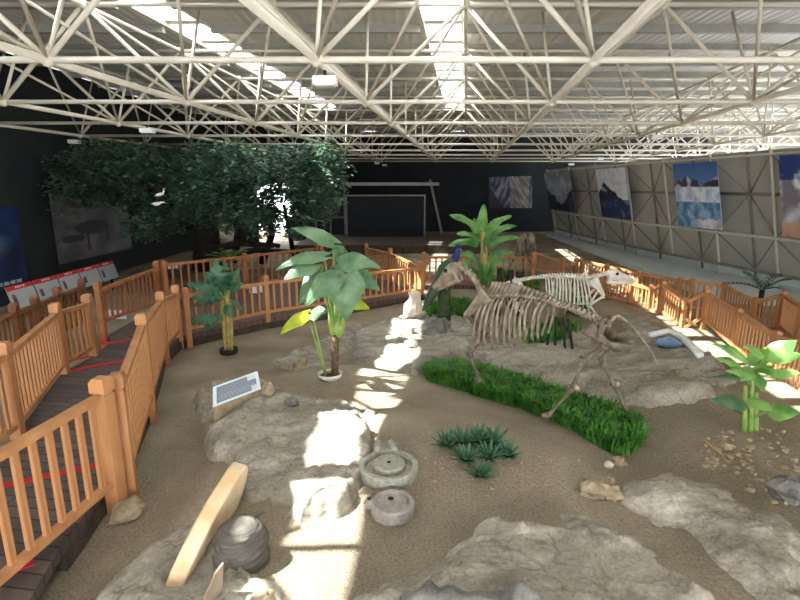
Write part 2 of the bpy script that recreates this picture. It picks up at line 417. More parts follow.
# loose stones
def stone(px, py, r, label, seed, m=None, group=None, sq=.6, pos=None, cat='stone', name='stone', stretch=(1,.8)):
    p = pos or hit(px, py)
    mb = MB(); n = 9 if r < .06 else 14
    mb.ball(p + V((0,0,r*sq*.45)), r, n, max(5, n//2), (stretch[0],stretch[1],sq), Euler((random.uniform(-.2,.2),random.uniform(-.2,.2),random.uniform(0,6))).to_matrix(), .45, 1.3, seed)
    return tag(mb.build(name, m or M_stone, smooth=(r > .2)), label, cat, group)
for i, (px, py, r, lb) in enumerate([
    (608,466,.055,'pale angular stone touching the near tip of the long grass bed, left one of two'),
    (619,463,.075,'brown angular stone touching the near tip of the long grass bed, right one of two'),
    (596,494,.14,'large tilted tan stone in the broken cluster below the grass bed'),
    (607,484,.08,'upright brown stone at the back of the broken cluster below the grass bed'),
    (612,496,.11,'flat tan stone at the right of the broken cluster below the grass bed'),
    (588,480,.07,'small tan stone at the left of the broken cluster below the grass bed'),
    (291,405,.11,'grey lump of rock on the dirt below the elephant ear pot'),
    (268,392,.13,'brown crumbled rock right behind the info plaque'),
    (300,366,.14,'small flat rock left of the white rimmed pot'),
    (728,449,.07,'largest loose stone on the dirt left of the bright leafed plant'),
    (795,497,.2,'bluish grey boulder at the right edge of the photo'),
    (126,516,.16,'mortar lump at the foot of the near corner railing post')]):
    stone(px, py, r, lb, i, M_pale if 'pale' in lb else (M_rock2 if 'grey' in lb else M_stone))
for i in range(90):
    px = random.uniform(700, 798); py = random.uniform(425, 520)
    if py < 435+(px-700)*-.1 or py > 455+(px-700)*.72: py = random.uniform(440, 470)
    stone(px, py, random.choice([.018,.025,.03,.04]), 'small tan stone scattered on the dirt at the right edge, below the bright leafed plant', i+20, group='stones scattered on the right dirt bank')
for i in range(60):
    px = random.uniform(385, 590); py = random.uniform(455, 505)
    stone(px, py, random.choice([.012,.016,.02]), 'tiny stone lying on the dirt mound round the agaves', i+80, group='tiny stones on the agave mound')
# pale upright stone
mb = MB(); p = hit(412, 316)
mb.lathe(p-V((0,0,.05)), [(.20,0),(.21,.15),(.17,.3),(.15,.46),(.12,.58),(.05,.64)], 14, Matrix.Rotation(.12,3,'Y'), .12)
tag(mb.build('stone', M_pale), 'tall pale upright stone beside the peacock tail, brightly sunlit', 'stone')
for px, py, r, lb in ((402,333,.24,'pale lumpy stone at the foot of the tall upright stone'),(412,345,.12,'small pale stone in the sun in front of the lumpy stone')):
    stone(px, py, r, lb, int(px), M_pale)

# ---------------------------------------------------------------- hall shell
ROOF_T = math.tan(R(7.2))
def RX(rel, Y): return rel + Y*ROOF_T
zr = CH+3.45
def strip(r0, r1, y0, y1, z, th):
    m_ = MB(); a = [V((RX(r,y), y, zz)) for zz in (z, z+th) for (r,y) in ((r0,y0),(r1,y0),(r1,y1),(r0,y1))]
    m_.add(a, [(3,2,1,0),(4,5,6,7),(0,1,5,4),(1,2,6,5),(2,3,7,6),(3,0,4,7)])
    return m_
SK = [(-6.65,-5.7), (-1.05,-.15)]
Y0, Y1 = -6, 36
mb = MB()
for a, b in ((-16,-6.65), (-5.7,-1.05), (-.15,20)):
    s_ = strip(a, b, Y0, Y1, zr, .08); mb.add(s_.v, s_.f)
for a, b in SK:
    s_ = strip(a, b, 24, Y1, zr, .08); mb.add(s_.v, s_.f)
struct(mb.build('ceiling', M_roof, loc=(0,0,zr)))
mb = MB()
y = -5.0
while y < 36:
    for a, b in ((-16,-6.7), (-5.65,-1.1), (-.1,20)):
        s_ = strip(a, b, y-.06, y+.06, zr-.16, .157); mb.add(s_.v, s_.f)
    y += 1.56
struct(mb.build('trim_1', M_steel_d, loc=(0,0,zr-.16)))
for k, (a, b) in enumerate(SK):
    w_ = bpy.data.objects.new('window_%d' % (k+1), None); COL.objects.link(w_); w_.location = (0,0,zr); w_['_org'] = (0,0,zr); struct(w_)
    mb = MB()
    for r in (a, b):
        s_ = strip(r-.05, r+.05, Y0, Y1, zr-.04, .3); mb.add(s_.v, s_.f)
    y = -5.0
    while y < 36:
        s_ = strip(a, b, y-.13, y+.13, zr+.05, .1); mb.add(s_.v, s_.f); y += 1.56
    mb.build('window_frame', M_steel, w_)
    s_ = strip(a, b, Y0, Y1, zr+.2, .02); s_.build('glass_pane', M_glass, w_)

def wall_path(name, pts, z0, z1, m, lean=0.0, th=.15):
    """pts in plan; wall leans towards its left-hand normal by lean per metre"""
    mb = MB(); n = len(pts); nor = []
    for i in range(n):
        a = V(pts[max(i-1,0)]+(0,)); b = V(pts[min(i+1,n-1)]+(0,)); d = (b-a).normalized(); nor.append(V((-d.y, d.x, 0)))
    for z in (z0, z1):
        for i in range(n): mb.v.append(V(pts[i]+(z,)) + nor[i]*lean*z)
    for z in (z0, z1):
        for i in range(n): mb.v.append(V(pts[i]+(z,)) + nor[i]*(lean*z-th))
    for i in range(n-1):
        mb.f += [(i,i+1,n+i+1,n+i), (2*n+i, 3*n+i, 3*n+i+1, 2*n+i+1), (n+i, n+i+1, 3*n+i+1, 3*n+i), (i,2*n+i,2*n+i+1,i+1)]
    mb.f += [(0,n,3*n,2*n), (n-1,3*n-1,4*n-1,2*n-1)]
    return struct(mb.build(name, m, loc=(pts[0][0],pts[0][1],0)))
LEAN = .22
# the right wall's base line (the wall leans inwards)
WR = [(14.5,-3),(12.6,6),(11.5,10.5),(10.95,14),(10.45,17),(9.85,21.5),(9.6,26.5),(9.55,31.5)]
wall_path('wall_right', WR, -.3, 3.98, M_wallr, LEAN)
wall_path('wall_right_outer', [(19.5,-4.6),(19.5,33.7)], -.3, 6.4, M_steel_d, 0)
wall_path('wall_back', [(19.5,33.7),(-5.0,33.7)], -.3, 6.4, M_wallb, .0)
wall_path('light_baffle_front', [(-10.2,-4.6),(13.5,-4.6)], 2.7, 6.4, M_wallr, 0)  # unseen wall added to shape the ambient light; low opening lights the ceiling
wall_path('wall_front_side', [(13.5,-4.6),(19.5,-4.6)], -.3, 6.4, M_wallr, 0)
# left wall with a gap at the far end (a daylight opening behind the tree)
wall_path('wall_left', [(-7.6,27.7),(-9.2,26.2),(-10.2,24.5),(-10.2,-4)], -.3, 6.4, M_walll, 0)
wall_path('wall_left_far', [(-6.1,29.0),(-7.6,27.7)], 3.2, 6.4, M_walll, 0)
wall_path('wall_left_corner', [(-5.0,33.7),(-5.0,29.0),(-6.1,29.0)], -.3, 6.4, M_walll, 0)

def wpt(s, z, off=.0):
    """point on the right wall at Y=s and height z, off metres inside"""
    for i in range(len(WR)-1):
        if WR[i][1] <= s <= WR[i+1][1]:
            t = (s-WR[i][1])/(WR[i+1][1]-WR[i][1]); x = WR[i][0]+t*(WR[i+1][0]-WR[i][0])
            return V((x - LEAN*z - off, s, z))
    return V((WR[-1][0]-LEAN*z-off, s, z))
# lattice of tubes in front of the right wall
lat = thing('wall_lattice', 'tubular steel lattice standing along the leaning right wall behind the posters', 'lattice', (10.5,17,0))
cols = [8.0,10.4,12.2,14.0,16.1,18.3,20.6,23.2,26.4,30.0]
for s in cols:
    MB().tube([wpt(s,-.1,.3), wpt(s,3.98,.3)], .036, 8).build('upright_tube', M_lat, lat, smooth=True)
for z, rr, mm in ((3.85,.03,M_lat),(1.62,.038,M_lat),(.62,.045,M_lat_d)):
    MB().tube([wpt(s,z,.32) for s in cols], rr, 8).build('horizontal_tube', mm, lat, smooth=True)
for i in range(len(cols)-1):
    a, b = cols[i], cols[i+1]; mid = (a+b)/2
    for z0, z1 in ((1.62,.62),(1.62,2.8),(3.85,2.8)):
        mb = MB(); mb.tube([wpt(a,z0,.3), wpt(mid,z1,.05)], .02, 6); mb.tube([wpt(b,z0,.3), wpt(mid,z1,.05)], .02, 6)
        mb.build('brace_tube', M_lat_d, lat, smooth=True)
    MB().tube([wpt(mid,.0,.05), wpt(mid,3.95,.05)], .038, 6).build('rear_tube', M_lat_d, lat, smooth=True)
    MB().tube([wpt(a,2.8,.05), wpt(b,2.8,.05)], .05, 6).build('rear_tube', M_lat_d, lat, smooth=True)
mb = MB()
for i in range(len(WR)-1):
    a, b = WR[i], WR[i+1]
    mb.bar((a[0]-.06,a[1],.3), (b[0]-.06,b[1],.3), .1, .62)
struct(mb.build('baseboard_right', M_low, loc=(WR[0][0],WR[0][1],0)))
mb = MB(); pl = [(7.2,5.5),(8.0,8),(8.1,10),(8.0,13),(8.2,15),(8.4,20),(8.8,31)]
for i, (x, y) in enumerate(pl):
    for z in (.30,.0):
        mb.v += [V((x,y,z)), V((wpt(max(y,-3),0).x+.05,y,z))]
for i in range(len(pl)-1):
    a = i*4; mb.f += [(a,a+1,a+5,a+4),(a+2,a+6,a+7,a+3),(a,a+4,a+6,a+2),(a+1,a+3,a+7,a+5)]
mb.f += [(0,2,3,1)]; a = (len(pl)-1)*4; mb.f += [(a,a+1,a+3,a+2)]
struct(mb.build('floor_right', M_low, loc=(8,10,0)))

# ---------------------------------------------------------------- printed panels
def panel(name, corners, paint, label, cat, nu=40, nv=40, th=.02, group=None, parent=None, frame=None):
    """corners: top-left, top-right, bottom-right, bottom-left; paint(u,v)->sRGB, v down"""
    tl, tr, br, bl = [V(c) for c in corners]
    n = (tr-tl).cross(bl-tl).normalized(); mb = MB(); mb.c = []
    for j in range(nv+1):
        for i in range(nu+1):
            u, v = i/nu, j/nv
            mb.v.append((tl*(1-u)+tr*u)*(1-v) + (bl*(1-u)+br*u)*v); mb.c.append(lin(paint(u, v)))
    W = nu+1
    mb.f = [(j*W+i, (j+1)*W+i, (j+1)*W+i+1, j*W+i+1) for j in range(nv) for i in range(nu)]
    k = len(mb.v); edge = lin(paint(0, .5))
    for p in (tl,tr,br,bl): mb.v.append(p+n*th*(1)); mb.c.append(edge)
    a = (0, nu, (nv+1)*W-1, nv*W)
    mb.f += [(k,k+1,k+2,k+3)] + [(a[i], a[(i+1)%4], k+(i+1)%4, k+i) for i in range(4)]
    if parent is not None: return mb.build(name, M_print, parent, recalc=False)
    return tag(mb.build(name, M_print, recalc=False), label, cat, group)
def mixc(a, b, t): t = max(0,min(1,t)); return tuple(a[i]*(1-t)+b[i]*t for i in range(3))
def paint_ice(u, v):           # dark striated ice walls
    n = fbm(u*9+v*3, v*2.5, 1); c = mixc((26,30,62), (128,128,140), .5+n*1.3)
    if u > .48 and u < .95: c = mixc((150,142,138), (90,84,88), .5+1.4*fbm(u*14-v*6, v*3, 4))
    if u < .1+.5*(v-.5): c = (22,24,52)
    return c
def paint_fall(u, v):
    n = fbm(u*5, v*5, 2)
    e = .85-.9*abs(u-.55)
    return mixc((196,200,206), (140,148,162), .5+n) if v < e+.18*n else mixc((28,32,48), (66,72,90), .4+n)
def paint_lake(u, v):
    n = fbm(u*6, v*6, 3)
    ridge = .28 + .9*abs(u-.22)*(.62 if u > .22 else 1.1) + .05*n
    if v < .62:
        if v < ridge: return mixc((196,200,214), (228,228,232), .5+n)
        return mixc((26,30,50), (150,160,184), (n-.12)*4 if v < .45 and u < .45 else n*.4)
    m = 1.24-v
    return mixc((30,44,84), (110,130,170), n*1.3 + (.8 if m > 1.02-.5*u and u > .55 else 0))
def paint_glacier(u, v):
    n = fbm(u*7, v*7, 5)
    if v < .36:
        mt = .2+.25*abs(u-.3)+.12*abs(fbm(u*9, 1, 7)) if u < .6 else .3-.35*(u-.75)
        if v > max(mt,.17): return mixc((52,36,58), (190,190,206), (n-.05)*3)
        return mixc((52,92,150), (96,132,176), v*2.4)
    if v < .6: return mixc((226,230,236), (158,180,206), .35+n)
    if v > .86-.1*fbm(u*3,2,1) and u > .45: return mixc((226,226,234), (170,160,180), .4+n)
    return mixc((66,112,160), (146,178,206), .5+1.3*n)
def paint_snow(u, v):
    n = fbm(u*5, v*5, 8)
    if v < .3 + .2*u*0: return mixc((30,54,120), (216,222,230), (n+.05)*3)
    if v < .62: return mixc((120,112,124), (232,234,238), .5+1.5*n)
    if v < .82: return mixc((120,100,104), (206,212,220), .4+n)
    return mixc((170,128,108), (200,160,140), .5+n)
def poster(y0, y1, z0, z1, paint, label):
    panel('poster', (wpt(y0,z1,.5), wpt(y1,z1,.5), wpt(y1,z0,.5), wpt(y0,z0,.5)), paint, label, 'poster', 56, 56)
def onwall(px, py):    # where the sight line meets the right wall's front tubes
    d = ray(px, py); t = 5
    while t < 60:
        p = V((0,0,CH))+d*t
        if p.x >= wpt(min(p.y,31.4), p.z, .5).x: return p
        t += .02
    return p
ys_ = [(onwall(676,195).y, onwall(720,197).y), (onwall(599,194).y, onwall(628,194).y), (onwall(547,192).y, onwall(572,192).y)]
poster(ys_[0][0], ys_[0][1], 1.72, 3.74, paint_glacier, 'large poster of a glacier lake and snowy range on the right wall')
poster(ys_[1][0], ys_[1][1], 1.72, 3.74, paint_lake, 'poster of a dark peak reflected in still water on the right wall')
poster(ys_[2][0], ys_[2][1], 1.76, 3.74, paint_fall, 'narrow poster of a pale snow slope above dark rock, on the right wall')
yl = onwall(781,195).y
poster(yl, yl-2.5, 1.72, 3.78, paint_snow, 'poster of snow mountains under a cloudy blue sky, cut by the right photo edge')
panel('poster', (Q(489,177,33.5),Q(532,176,33.5),Q(532,208,33.5),Q(489,208,33.5)), paint_ice, 'dim poster of striped ice walls on the dark back wall', 'poster')

# left wall: blue poster, dark mural, info boards
def paint_blue(u, v):
    n = fbm(u*3, v*3, 11)
    c = mixc((8,18,50), (22,46,96), .5+n)
    dd = math.hypot((u-.55)/.35, (v-.45)/.22)
    c = mixc((150,172,200), c, dd)
    if .9 < v < .945 and .3 < u < .93 and int(u*60) % 5 != 0 and (int(u*120)+int(v*240)) % 3: c = (226,230,236)
    return c
def lw(py_, z, off=.1): return V((-10.2+off, py_, z))
panel('poster', (lw(11.0,2.5),lw(13.65,2.5),lw(13.65,.42),lw(11.0,.42)), paint_blue, 'tall dark blue poster with a line of white lettering at the left photo edge', 'poster', 60, 120)
def paint_mural(u, v):
    n = fbm(u*4, v*4, 13); c = mixc((60,62,64), (112,106,106), .5+n)
    d1 = math.hypot((u-.45)/.22, (v-.55)/.10); d2 = math.hypot((u-.2)/.14, (v-.68)/.06)
    if min(d1,d2) < 1 or (.36 < u < .40 and .5 < v < .9) or (.62 < u < .66 and .45 < v < .8): c = (18,17,24)
    return c
panel('mural', (lw(15.0,2.9),lw(19.2,2.9),lw(19.2,.75),lw(15.0,.75)), paint_mural, 'dim painted mural of a dark grazing animal on the left wall under the tree', 'mural', 60, 50)
def paint_board(k):
    def f(u, v):
        if v < .2:
            return (236,220,216) if (.3 < u < .7 and .07 < v < .14 and int(u*50) % 4 != 0) else (196,44,46)
        if .08 < u < .24 and .38+.05*k % .1 < v < .8: return (70,66,90) if v > .5 else (150,80,80)
        if u > .34 and u < .92 and int(v*28) % 3 == 0 and .3 < v < .85: return (176,178,180)
        return (176,180,182)
    return f
BX = -8.5
for k in range(5):
    y0 = 10.9 + k*.86; y1 = y0+.80
    b_ = thing('info_board', ['leftmost white info board with a red header along the left wall','second white info board with a red header from the left edge','middle one of the five red headed info boards by the left wall','fourth white info board with a red header from the left edge','farthest of the five red headed info boards, nearest the mural'][k], 'board', (BX,(y0+y1)/2,0), 'info boards by the left wall')
    panel('board_face', ((BX-.1,y0,.86),(BX-.1,y1,.86),(BX+.04,y1,.36),(BX+.04,y0,.36)), paint_board(k), None, None, 50, 42, parent=b_)
    for yy in (y0+.12, y1-.12): MB().bar((BX-.12,yy,-.05),(BX-.12,yy,.8), .04, .04).build('leg', M_black, b_)
# back wall: screen, lamp bar, dark grid window
scr = thing('projection_screen', 'large black screen panel standing in front of the dark back wall', 'screen', (-1,26.5,0))
a = Q(347,196,26.5); b = Q(424,196,26.5)
MB().box(((a.x+b.x)/2, 26.5, a.z/2), (b.x-a.x, .12, a.z)).build('panel', M_screen, scr)
mb = MB(); mb.bar((a.x-.04,26.43,0),(a.x-.04,26.43,a.z+.06),.07,.07); mb.bar((b.x+.04,26.43,0),(b.x+.04,26.43,a.z+.06),.07,.07); mb.bar((a.x-.07,26.43,a.z+.03),(b.x+.07,26.43,a.z+.03),.07,.07)
mb.build('frame', M_lat_d, scr)
a = Q(346,184,27.5); b = Q(439,182.5,27.5)
mb = MB(); mb.bar((a.x,27.5,a.z),(b.x,27.5,a.z),.2,.16)
o = mb.build('header_beam', M_steel_d); tag(o, 'long pale horizontal beam above the black screen', 'beam')
gw = thing('lattice_partition', 'dark partition of square panes between the tree and the black screen', 'partition', (-3,27.8,0))
a = Q(300,183,27.8); b = Q(344,183,27.8)
MB().box(((a.x+b.x)/2,27.85,1.7),(b.x-a.x,.06,3.4)).build('panel', M_wallb, gw)
for i in range(4):
    x = a.x+(b.x-a.x)*i/3; MB().box((x,27.78,1.7),(.08,.08,3.4)).build('mullion', M_lat_d, gw)
for z in (.4,1.4,2.4,3.36): MB().box(((a.x+b.x)/2,27.77,z),(b.x-a.x,.08,.08)).build('crossbar', M_lat_d, gw)
tag(MB().box((-.4,25.0,.15),(8.5,5.2,.7)).build('stage_platform', M_beam), 'low dark brown platform under the black screen', 'platform')
a = Q(430,180,30.5); b = Q(446,252,29)
mb = MB(); mb.tube([a,b], .07, 8); tag(mb.build('slanted_pole', M_lat_d), 'dark slanted steel pole right of the black screen', 'pole')

# ---------------------------------------------------------------- space frame
sf = thing('space_frame', 'cream white tubular steel space frame hanging under the whole roof', 'roof frame', (0,12,CH+1.5))
HB, HT = CH+1.5, CH+3.1
rows = [6.65+3.12*k for k in range(-2, 9)]
bc = [-11.6,-8.4,-5.1,-1.85,1.5,5.15,8.9,12.6,16.3]
tcx = [-10,-6.75,-3.45,-.1,3.35,7.05,10.8,14.5]
def BN(i, j): return V((RX(bc[i], rows[j]), rows[j], HB))
def TN(i, j): return V((RX(tcx[i], rows[j]), rows[j], HT))
for j in range(len(rows)):
    MB().tube([BN(0,j), BN(len(bc)-1,j)], .039, 10).build('bottom_chord', M_steel, sf, smooth=True)
    MB().tube([TN(0,j), TN(len(tcx)-1,j)], .04, 8).build('top_chord', M_steel, sf, smooth=True)
for i in range(len(bc)):
    MB().tube([BN(i,0), BN(i,len(rows)-1)], .045, 10).build('bottom_chord', M_steel, sf, smooth=True)
for i in range(len(tcx)):
    MB().tube([TN(i,0), TN(i,len(rows)-1)], .04, 8).build('top_chord', M_steel, sf, smooth=True)
struts = []
for j in range(len(rows)):
    for i in range(len(tcx)):
        for di in (0,1):
            struts.append((TN(i,j), BN(i+di,j), .036))
            if j+1 < len(rows): struts.append((TN(i,j), BN(i+di,j+1), .028))
    for i in range(len(bc)):
        q = BN(i,j); struts.append((q, V((q.x, q.y+1.0, zr-.16)), .028))
def keyd(s):
    c = (s[0]+s[1])/2; x, y = proj(c) if c.y > 2 else (9999,9999)
    return (c-V((0,0,CH))).length + (0 if (-100 < x < 900 and -100 < y < 600) else 50)
struts.sort(key=keyd)
rest = MB()
for k, (a, b, r) in enumerate(struts):
    if k < 100: MB().tube([a,b], r, 8).build('strut', M_steel, sf, smooth=True)
    else: rest.tube([a,b], r, 6)
o = rest.build('strut', M_steel, sf, smooth=True); o['kind'] = 'stuff'
nodes = [BN(i,j) for j in range(len(rows)) for i in range(len(bc))] + [TN(i,j) for j in range(len(rows)) for i in range(len(tcx))]
nodes.sort(key=lambda q: keyd((q,q)))
rest = MB()
for k, q in enumerate(nodes):
    if k < 100: MB().ball(q, .085, 10, 6).build('ball_joint', M_steel, sf, smooth=True)
    else: rest.ball(q, .085, 8, 5)
o = rest.build('ball_joint', M_steel, sf, smooth=True); o['kind'] = 'stuff'
# lamps hanging under the bottom chords
def lamp(px, py, label, z=HB-.17):
    p = G(px, py, z)
    yr = min(rows, key=lambda q: abs(q-p.y)); k_ = min(bc, key=lambda q: abs(RX(q, p.y)-p.x))
    if abs(yr-p.y) < abs(RX(k_, p.y)-p.x): p.y = yr
    else: p.x = RX(k_, p.y)
    t = thing('floodlight', label, 'lamp', p, 'floodlights under the space frame')
    hs = MB().box(p, (.30,.2,.10)).build('housing', M_white, t)
    MB().box(p-V((0,0,.055)), (.26,.16,.02)).build('lens', M_lens, hs)
    MB().tube([p+V((0,0,.04)), p+V((0,0,.2))], .02, 6).build('bracket', M_black, t)
for px, py, lb in ((318,81,'largest white floodlight, hanging at the node left of the ridge'),(132,127,'small white floodlight under the frame at left, above the tree'),(77,142,'white floodlight above the dark left wall, lowest at left'),
    (682,137,'white floodlight under the right side of the frame, left of the nearest right one'),(762,149,'rightmost white floodlight above the posters'),(604,158,'white floodlight above the peak reflection poster'),
    (376,165,'white floodlight above the black screen, left one of two'),(404,163,'white floodlight above the black screen, right one of two'),(573,164,'white floodlight above the narrow snow poster'),(298,146,'white floodlight above the right part of the tree crown')):
    lamp(px, py, lb)

# ---------------------------------------------------------------- railings
def box_mesh(name, d, m):
    me = bpy.data.meshes.new(name); mb = MB().box((0,0,.5*d[2]), d)
    me.from_pydata([tuple(p) for p in mb.v], [], mb.f); me.materials.append(m); me.update()
    return me
BAL = {m.name: box_mesh('baluster', (1,1,1), m) for m in (M_wood, M_wood_d, M_wood_r)}
def railing(label, pts, m=None, gap=.15, ps=.10, bw=.042, drop=None, clear=.12, group=None, rail_h=.08, rd=.17):
    """pts: (x, y, zbase, ztop, zdeck); posts at each, rails and balusters between"""
    m = m or M_wood
    t = thing('wooden_railing', label, 'railing', (pts[0][0], pts[0][1], pts[0][2]), group)
    org = V(t['_org'])
    for (x, y, zb, zt, zd) in pts:
        a = random.uniform(-.02,.02) + math.atan2(pts[-1][1]-pts[0][1], pts[-1][0]-pts[0][0]); rot = Matrix.Rotation(a,3,'Z')
        mb = MB(); mb.box((x,y,(zb-.1+zt-.16)/2), (ps,ps,zt-.16-zb+.1), rot); mb.box((x,y,zt-.145), (ps*.84,ps*.84,.035), rot); po = mb.build('post', m, t); mb = MB()
        q = [rot @ V((sx*ps*f/2, sy*ps*f/2, 0)) + V((x,y,z)) for (z,f) in ((zt-.13,1.12),(zt-.03,1.12),(zt,.8)) for sx,sy in ((-1,-1),(1,-1),(1,1),(-1,1))]
        mb.add(q, [(3,2,1,0),(8,9,10,11)] + [(r*4+i, r*4+(i+1)%4, r*4+4+(i+1)%4, r*4+4+i) for r in (0,1) for i in range(4)])
        mb.build('post_cap', m, po)
    for k in range(len(pts)-1):
        A, B = pts[k], pts[k+1]
        a = V((A[0],A[1],A[3]-rd)); b = V((B[0],B[1],B[3]-rd)); a2 = V((A[0],A[1],A[4]+clear)); b2 = V((B[0],B[1],B[4]+clear))
        d = (b-a); d.z = 0; L = d.length; d.normalize(); e = d*(ps*.5)
        MB().bar(a+e, b-e, rail_h, .06).build('handrail', m, t)
        MB().bar(a2+e, b2-e, .075, .055).build('bottom_rail', m, t)
        n = max(1, int(L/gap)); ang = math.atan2(d.y, d.x)
        for i in range(1, n):
            f = i/n; lo = a2.lerp(b2, f); hi = a.lerp(b, f)
            o = bpy.data.objects.new('baluster', BAL[m.name]); COL.objects.link(o)
            o.parent = t; o.location = lo-org+V((0,0,.02)); o.rotation_euler = (0,0,ang); o.scale = (bw, bw*.7, (hi-lo).z-.04)
    return t
def P(px, py, pt, zb=0.0, deck=.25, zdepth=None):
    """a post whose foot shows at px,py and whose top shows at row pt"""
    g = G(px, py, zb); zt = CH - g.y*math.tan(math.atan((pt-300)/FPX)+PITCH)
    return (g.x, g.y, zb, zt, deck)
def T(px, pt, zt=1.25, zb=0.0, deck=.25):
    """a post whose top shows at px,pt at height zt"""
    g = G(px, pt, zt); return (g.x, g.y, zb, zt, deck)
P1 = P(126,507,375)
railing('near corner of the wooden railing at the lower left edge with widely spaced balusters', [(-2.95,1.75,0,1.36,.22), (P1[0]-.04,P1[1]-.06,0,P1[3],.22)], gap=.155, bw=.05, ps=.13, clear=.1)
P2, P2b, P3, P4 = P(153,423,313), P(150,442,318), P(167,366,292), P(181,348,285)
railing('wooden railing running back along the right side of the left boardwalk', [(P1[0]-.01,P1[1]+.13,0,P1[3]-.03,.22), P2, P3, P4], gap=.13, ps=.115)
L1 = T(2,342,1.35); L2 = T(54,303,1.32); L3 = T(86,294,1.28)
railing('wooden railing on the left side of the left boardwalk', [(-3.9,2.4,0,1.5,.3), L1, L2, L3], gap=.13, ps=.115)
K1 = T(97,282,1.3,0,.43); K2 = T(156,261,1.3,0,.22); K3 = T(244,253,1.25); K4 = T(317,245,1.25)
railing('wooden railing sloping up right from the head of the left boardwalk, with reddish tone', [K1,K2], M_wood_r, gap=.2)
railing('back railing of the rear walkway with the small dark sign, in front of the tree', [(K2[0]+.15,K2[1]+.03)+K2[2:], K3, K4], M_wood_r, gap=.2, rd=.1)
railing('short railing descending behind the elephant ear plant', [(K4[0]+.14,K4[1]-.1)+K4[2:], (-1.55,14.0,0,1.0,.0)], M_wood_r, gap=.16)
F2 = P(268,328,275); F3 = P(421,303,262)
Fm = tuple((F2[i]+F3[i])/2 for i in range(5))
railing('front railing of the rear walkway behind the two potted plants', [(P4[0]+.15,P4[1]+.05,0,P4[3]-.05,.25), F2, Fm, F3], gap=.17)
S1 = T(366,243,1.25); S2 = T(390,248,1.25)
railing('sunlit railing running back from the corner near the tall pale stone', [S1, S2, (F3[0]-.02,F3[1]+.16,0,F3[3],.25)], gap=.14)
railing('far railing behind the peacock below the black screen', [T(424,252,1.2), T(460,251,1.2), T(498,251,1.2), T(534,252,1.2)], M_wood_r, gap=.16)
RD = lambda px, b, t, dk: P(px, b, t, .15, .15+dk)
railing('front zigzag railing of the right hand stairway, nearest the skeleton', [RD(588,299,266,.12), RD(629,312,280,.12), RD(648,318,285,.08), RD(659,322,281,.18), RD(681,335,297,.06), RD(701,337,289,.28), RD(732,358,308,.14), RD(769,386,331,.1), RD(800,412,338,.05), RD(850,450,352,.05)], gap=.11, clear=.1, ps=.08, bw=.035, rd=.09)
railing('rear railing of the right hand stairway, next to the leaning wall', [T(582,258,.98,.1), T(608,263,.98,.1), T(640,270,1.0,.1), T(681,277,1.0,.1), T(693,278,1.02,.1), T(725,282,1.0,.1), T(756,297,.95,.1), T(785,291,1.05,.1), T(803,302,1.05,.1), T(850,328,1.05,.1)], M_wood, gap=.11, ps=.08, bw=.035, rd=.09)
railing('orange railing sloping down right behind the smaller white skeleton', [T(533,247,1.05), T(563,258,1.0), (T(582,258,.98)[0]-.15, T(582,258,.98)[1])+T(582,258,.98)[2:]], gap=.16)
railing('dim wooden railing in front of the info boards at far left', [T(-14,317,1.2), T(13,303,1.2), T(34,296,1.2), T(56,287,1.2), T(81,279,1.2)], M_wood_d, gap=.15)

# decks
def deck(label, poly, z, m, th=.1, strips=(), name='boardwalk'):
    t = thing(name, label, 'boardwalk', (poly[0][0], poly[0][1], z-th))
    n = len(poly); mb = MB()
    mb.v = [V((p[0],p[1],z)) for p in poly] + [V((p[0],p[1],z-th)) for p in poly]
    mb.f = [tuple(range(n)), tuple(range(2*n-1, n-1, -1))] + [(i, n+i, n+(i+1)%n, (i+1)%n) for i in range(n)]
    mb.build('deck', m, t)
    for i in range(n):
        a, b = poly[i], poly[(i+1)%n]
        if math.hypot(a[0]-b[0], a[1]-b[1]) > .8:
            MB().bar((a[0],a[1],z-th-.07), (b[0],b[1],z-th-.07), .06, .14).build('edge_beam', M_beam, t)
    for (a, b) in strips:
        MB().bar((a.x,a.y,z+.004), (b.x,b.y,z+.004), .09, .012).build('grip_strip', M_red, t)
    return t
xy = lambda p: (p[0], p[1])
gz = .22
deck('dark planked boardwalk with red grip strips leading back along the left side', [xy(G(14,625,gz)), xy(G(60,547,gz)), xy(G(112,478,gz)), (P2[0]-.05,P2[1]), (P3[0]-.05,P3[1]), (P4[0],P4[1]), (K1[0]+.2,K1[1]), (L3[0],L3[1]), (L2[0]-.05,L2[1]), (L1[0]-.05,L1[1]), (-4.0,1.6)], gz, M_deck,
     strips=[(G(-5,488,gz), G(108,463,gz)), (G(8,572,gz), G(33,562,gz)), (G(67,362,gz), G(97,355,gz)), (G(100,344,gz), G(131,341,gz)), (G(62,372,gz), G(130,360,gz)), (G(100,323,gz), G(104,342,gz))])
deck('reddish planked walkway crossing at the rear behind the two potted plants', [(P4[0],P4[1]-.05), (F2[0],F2[1]-.05), (F3[0]+.1,F3[1]-.05), (S2[0],S2[1]), (S1[0],S1[1]), (S1[0]-.6,S1[1]+3), (K4[0]-.5,K4[1]+2), (K4[0],K4[1]), (K3[0],K3[1]), (K2[0],K2[1]), (K1[0],K1[1])], .24, M_deck2)
a = [RD(588,299,266,0), RD(659,322,281,0), RD(732,358,308,0), RD(800,412,338,0), RD(850,450,352,0)]
b = [T(850,328,1.05), T(785,291,1.05), T(725,282,1.0), T(640,270,1.0), T(582,258,.98)]
deck('planked stairway landing between the two right hand railings', [xy(p) for p in a+b], .24, M_deck2)
a = [T(424,252,1.2), T(534,252,1.2)]
deck('far dark walkway behind the far railing', [xy(a[0]), xy(a[1]), (a[1][0]+.5,a[1][1]+2.5), (a[0][0]-.5,a[0][1]+2.5)], .24, M_deck2)

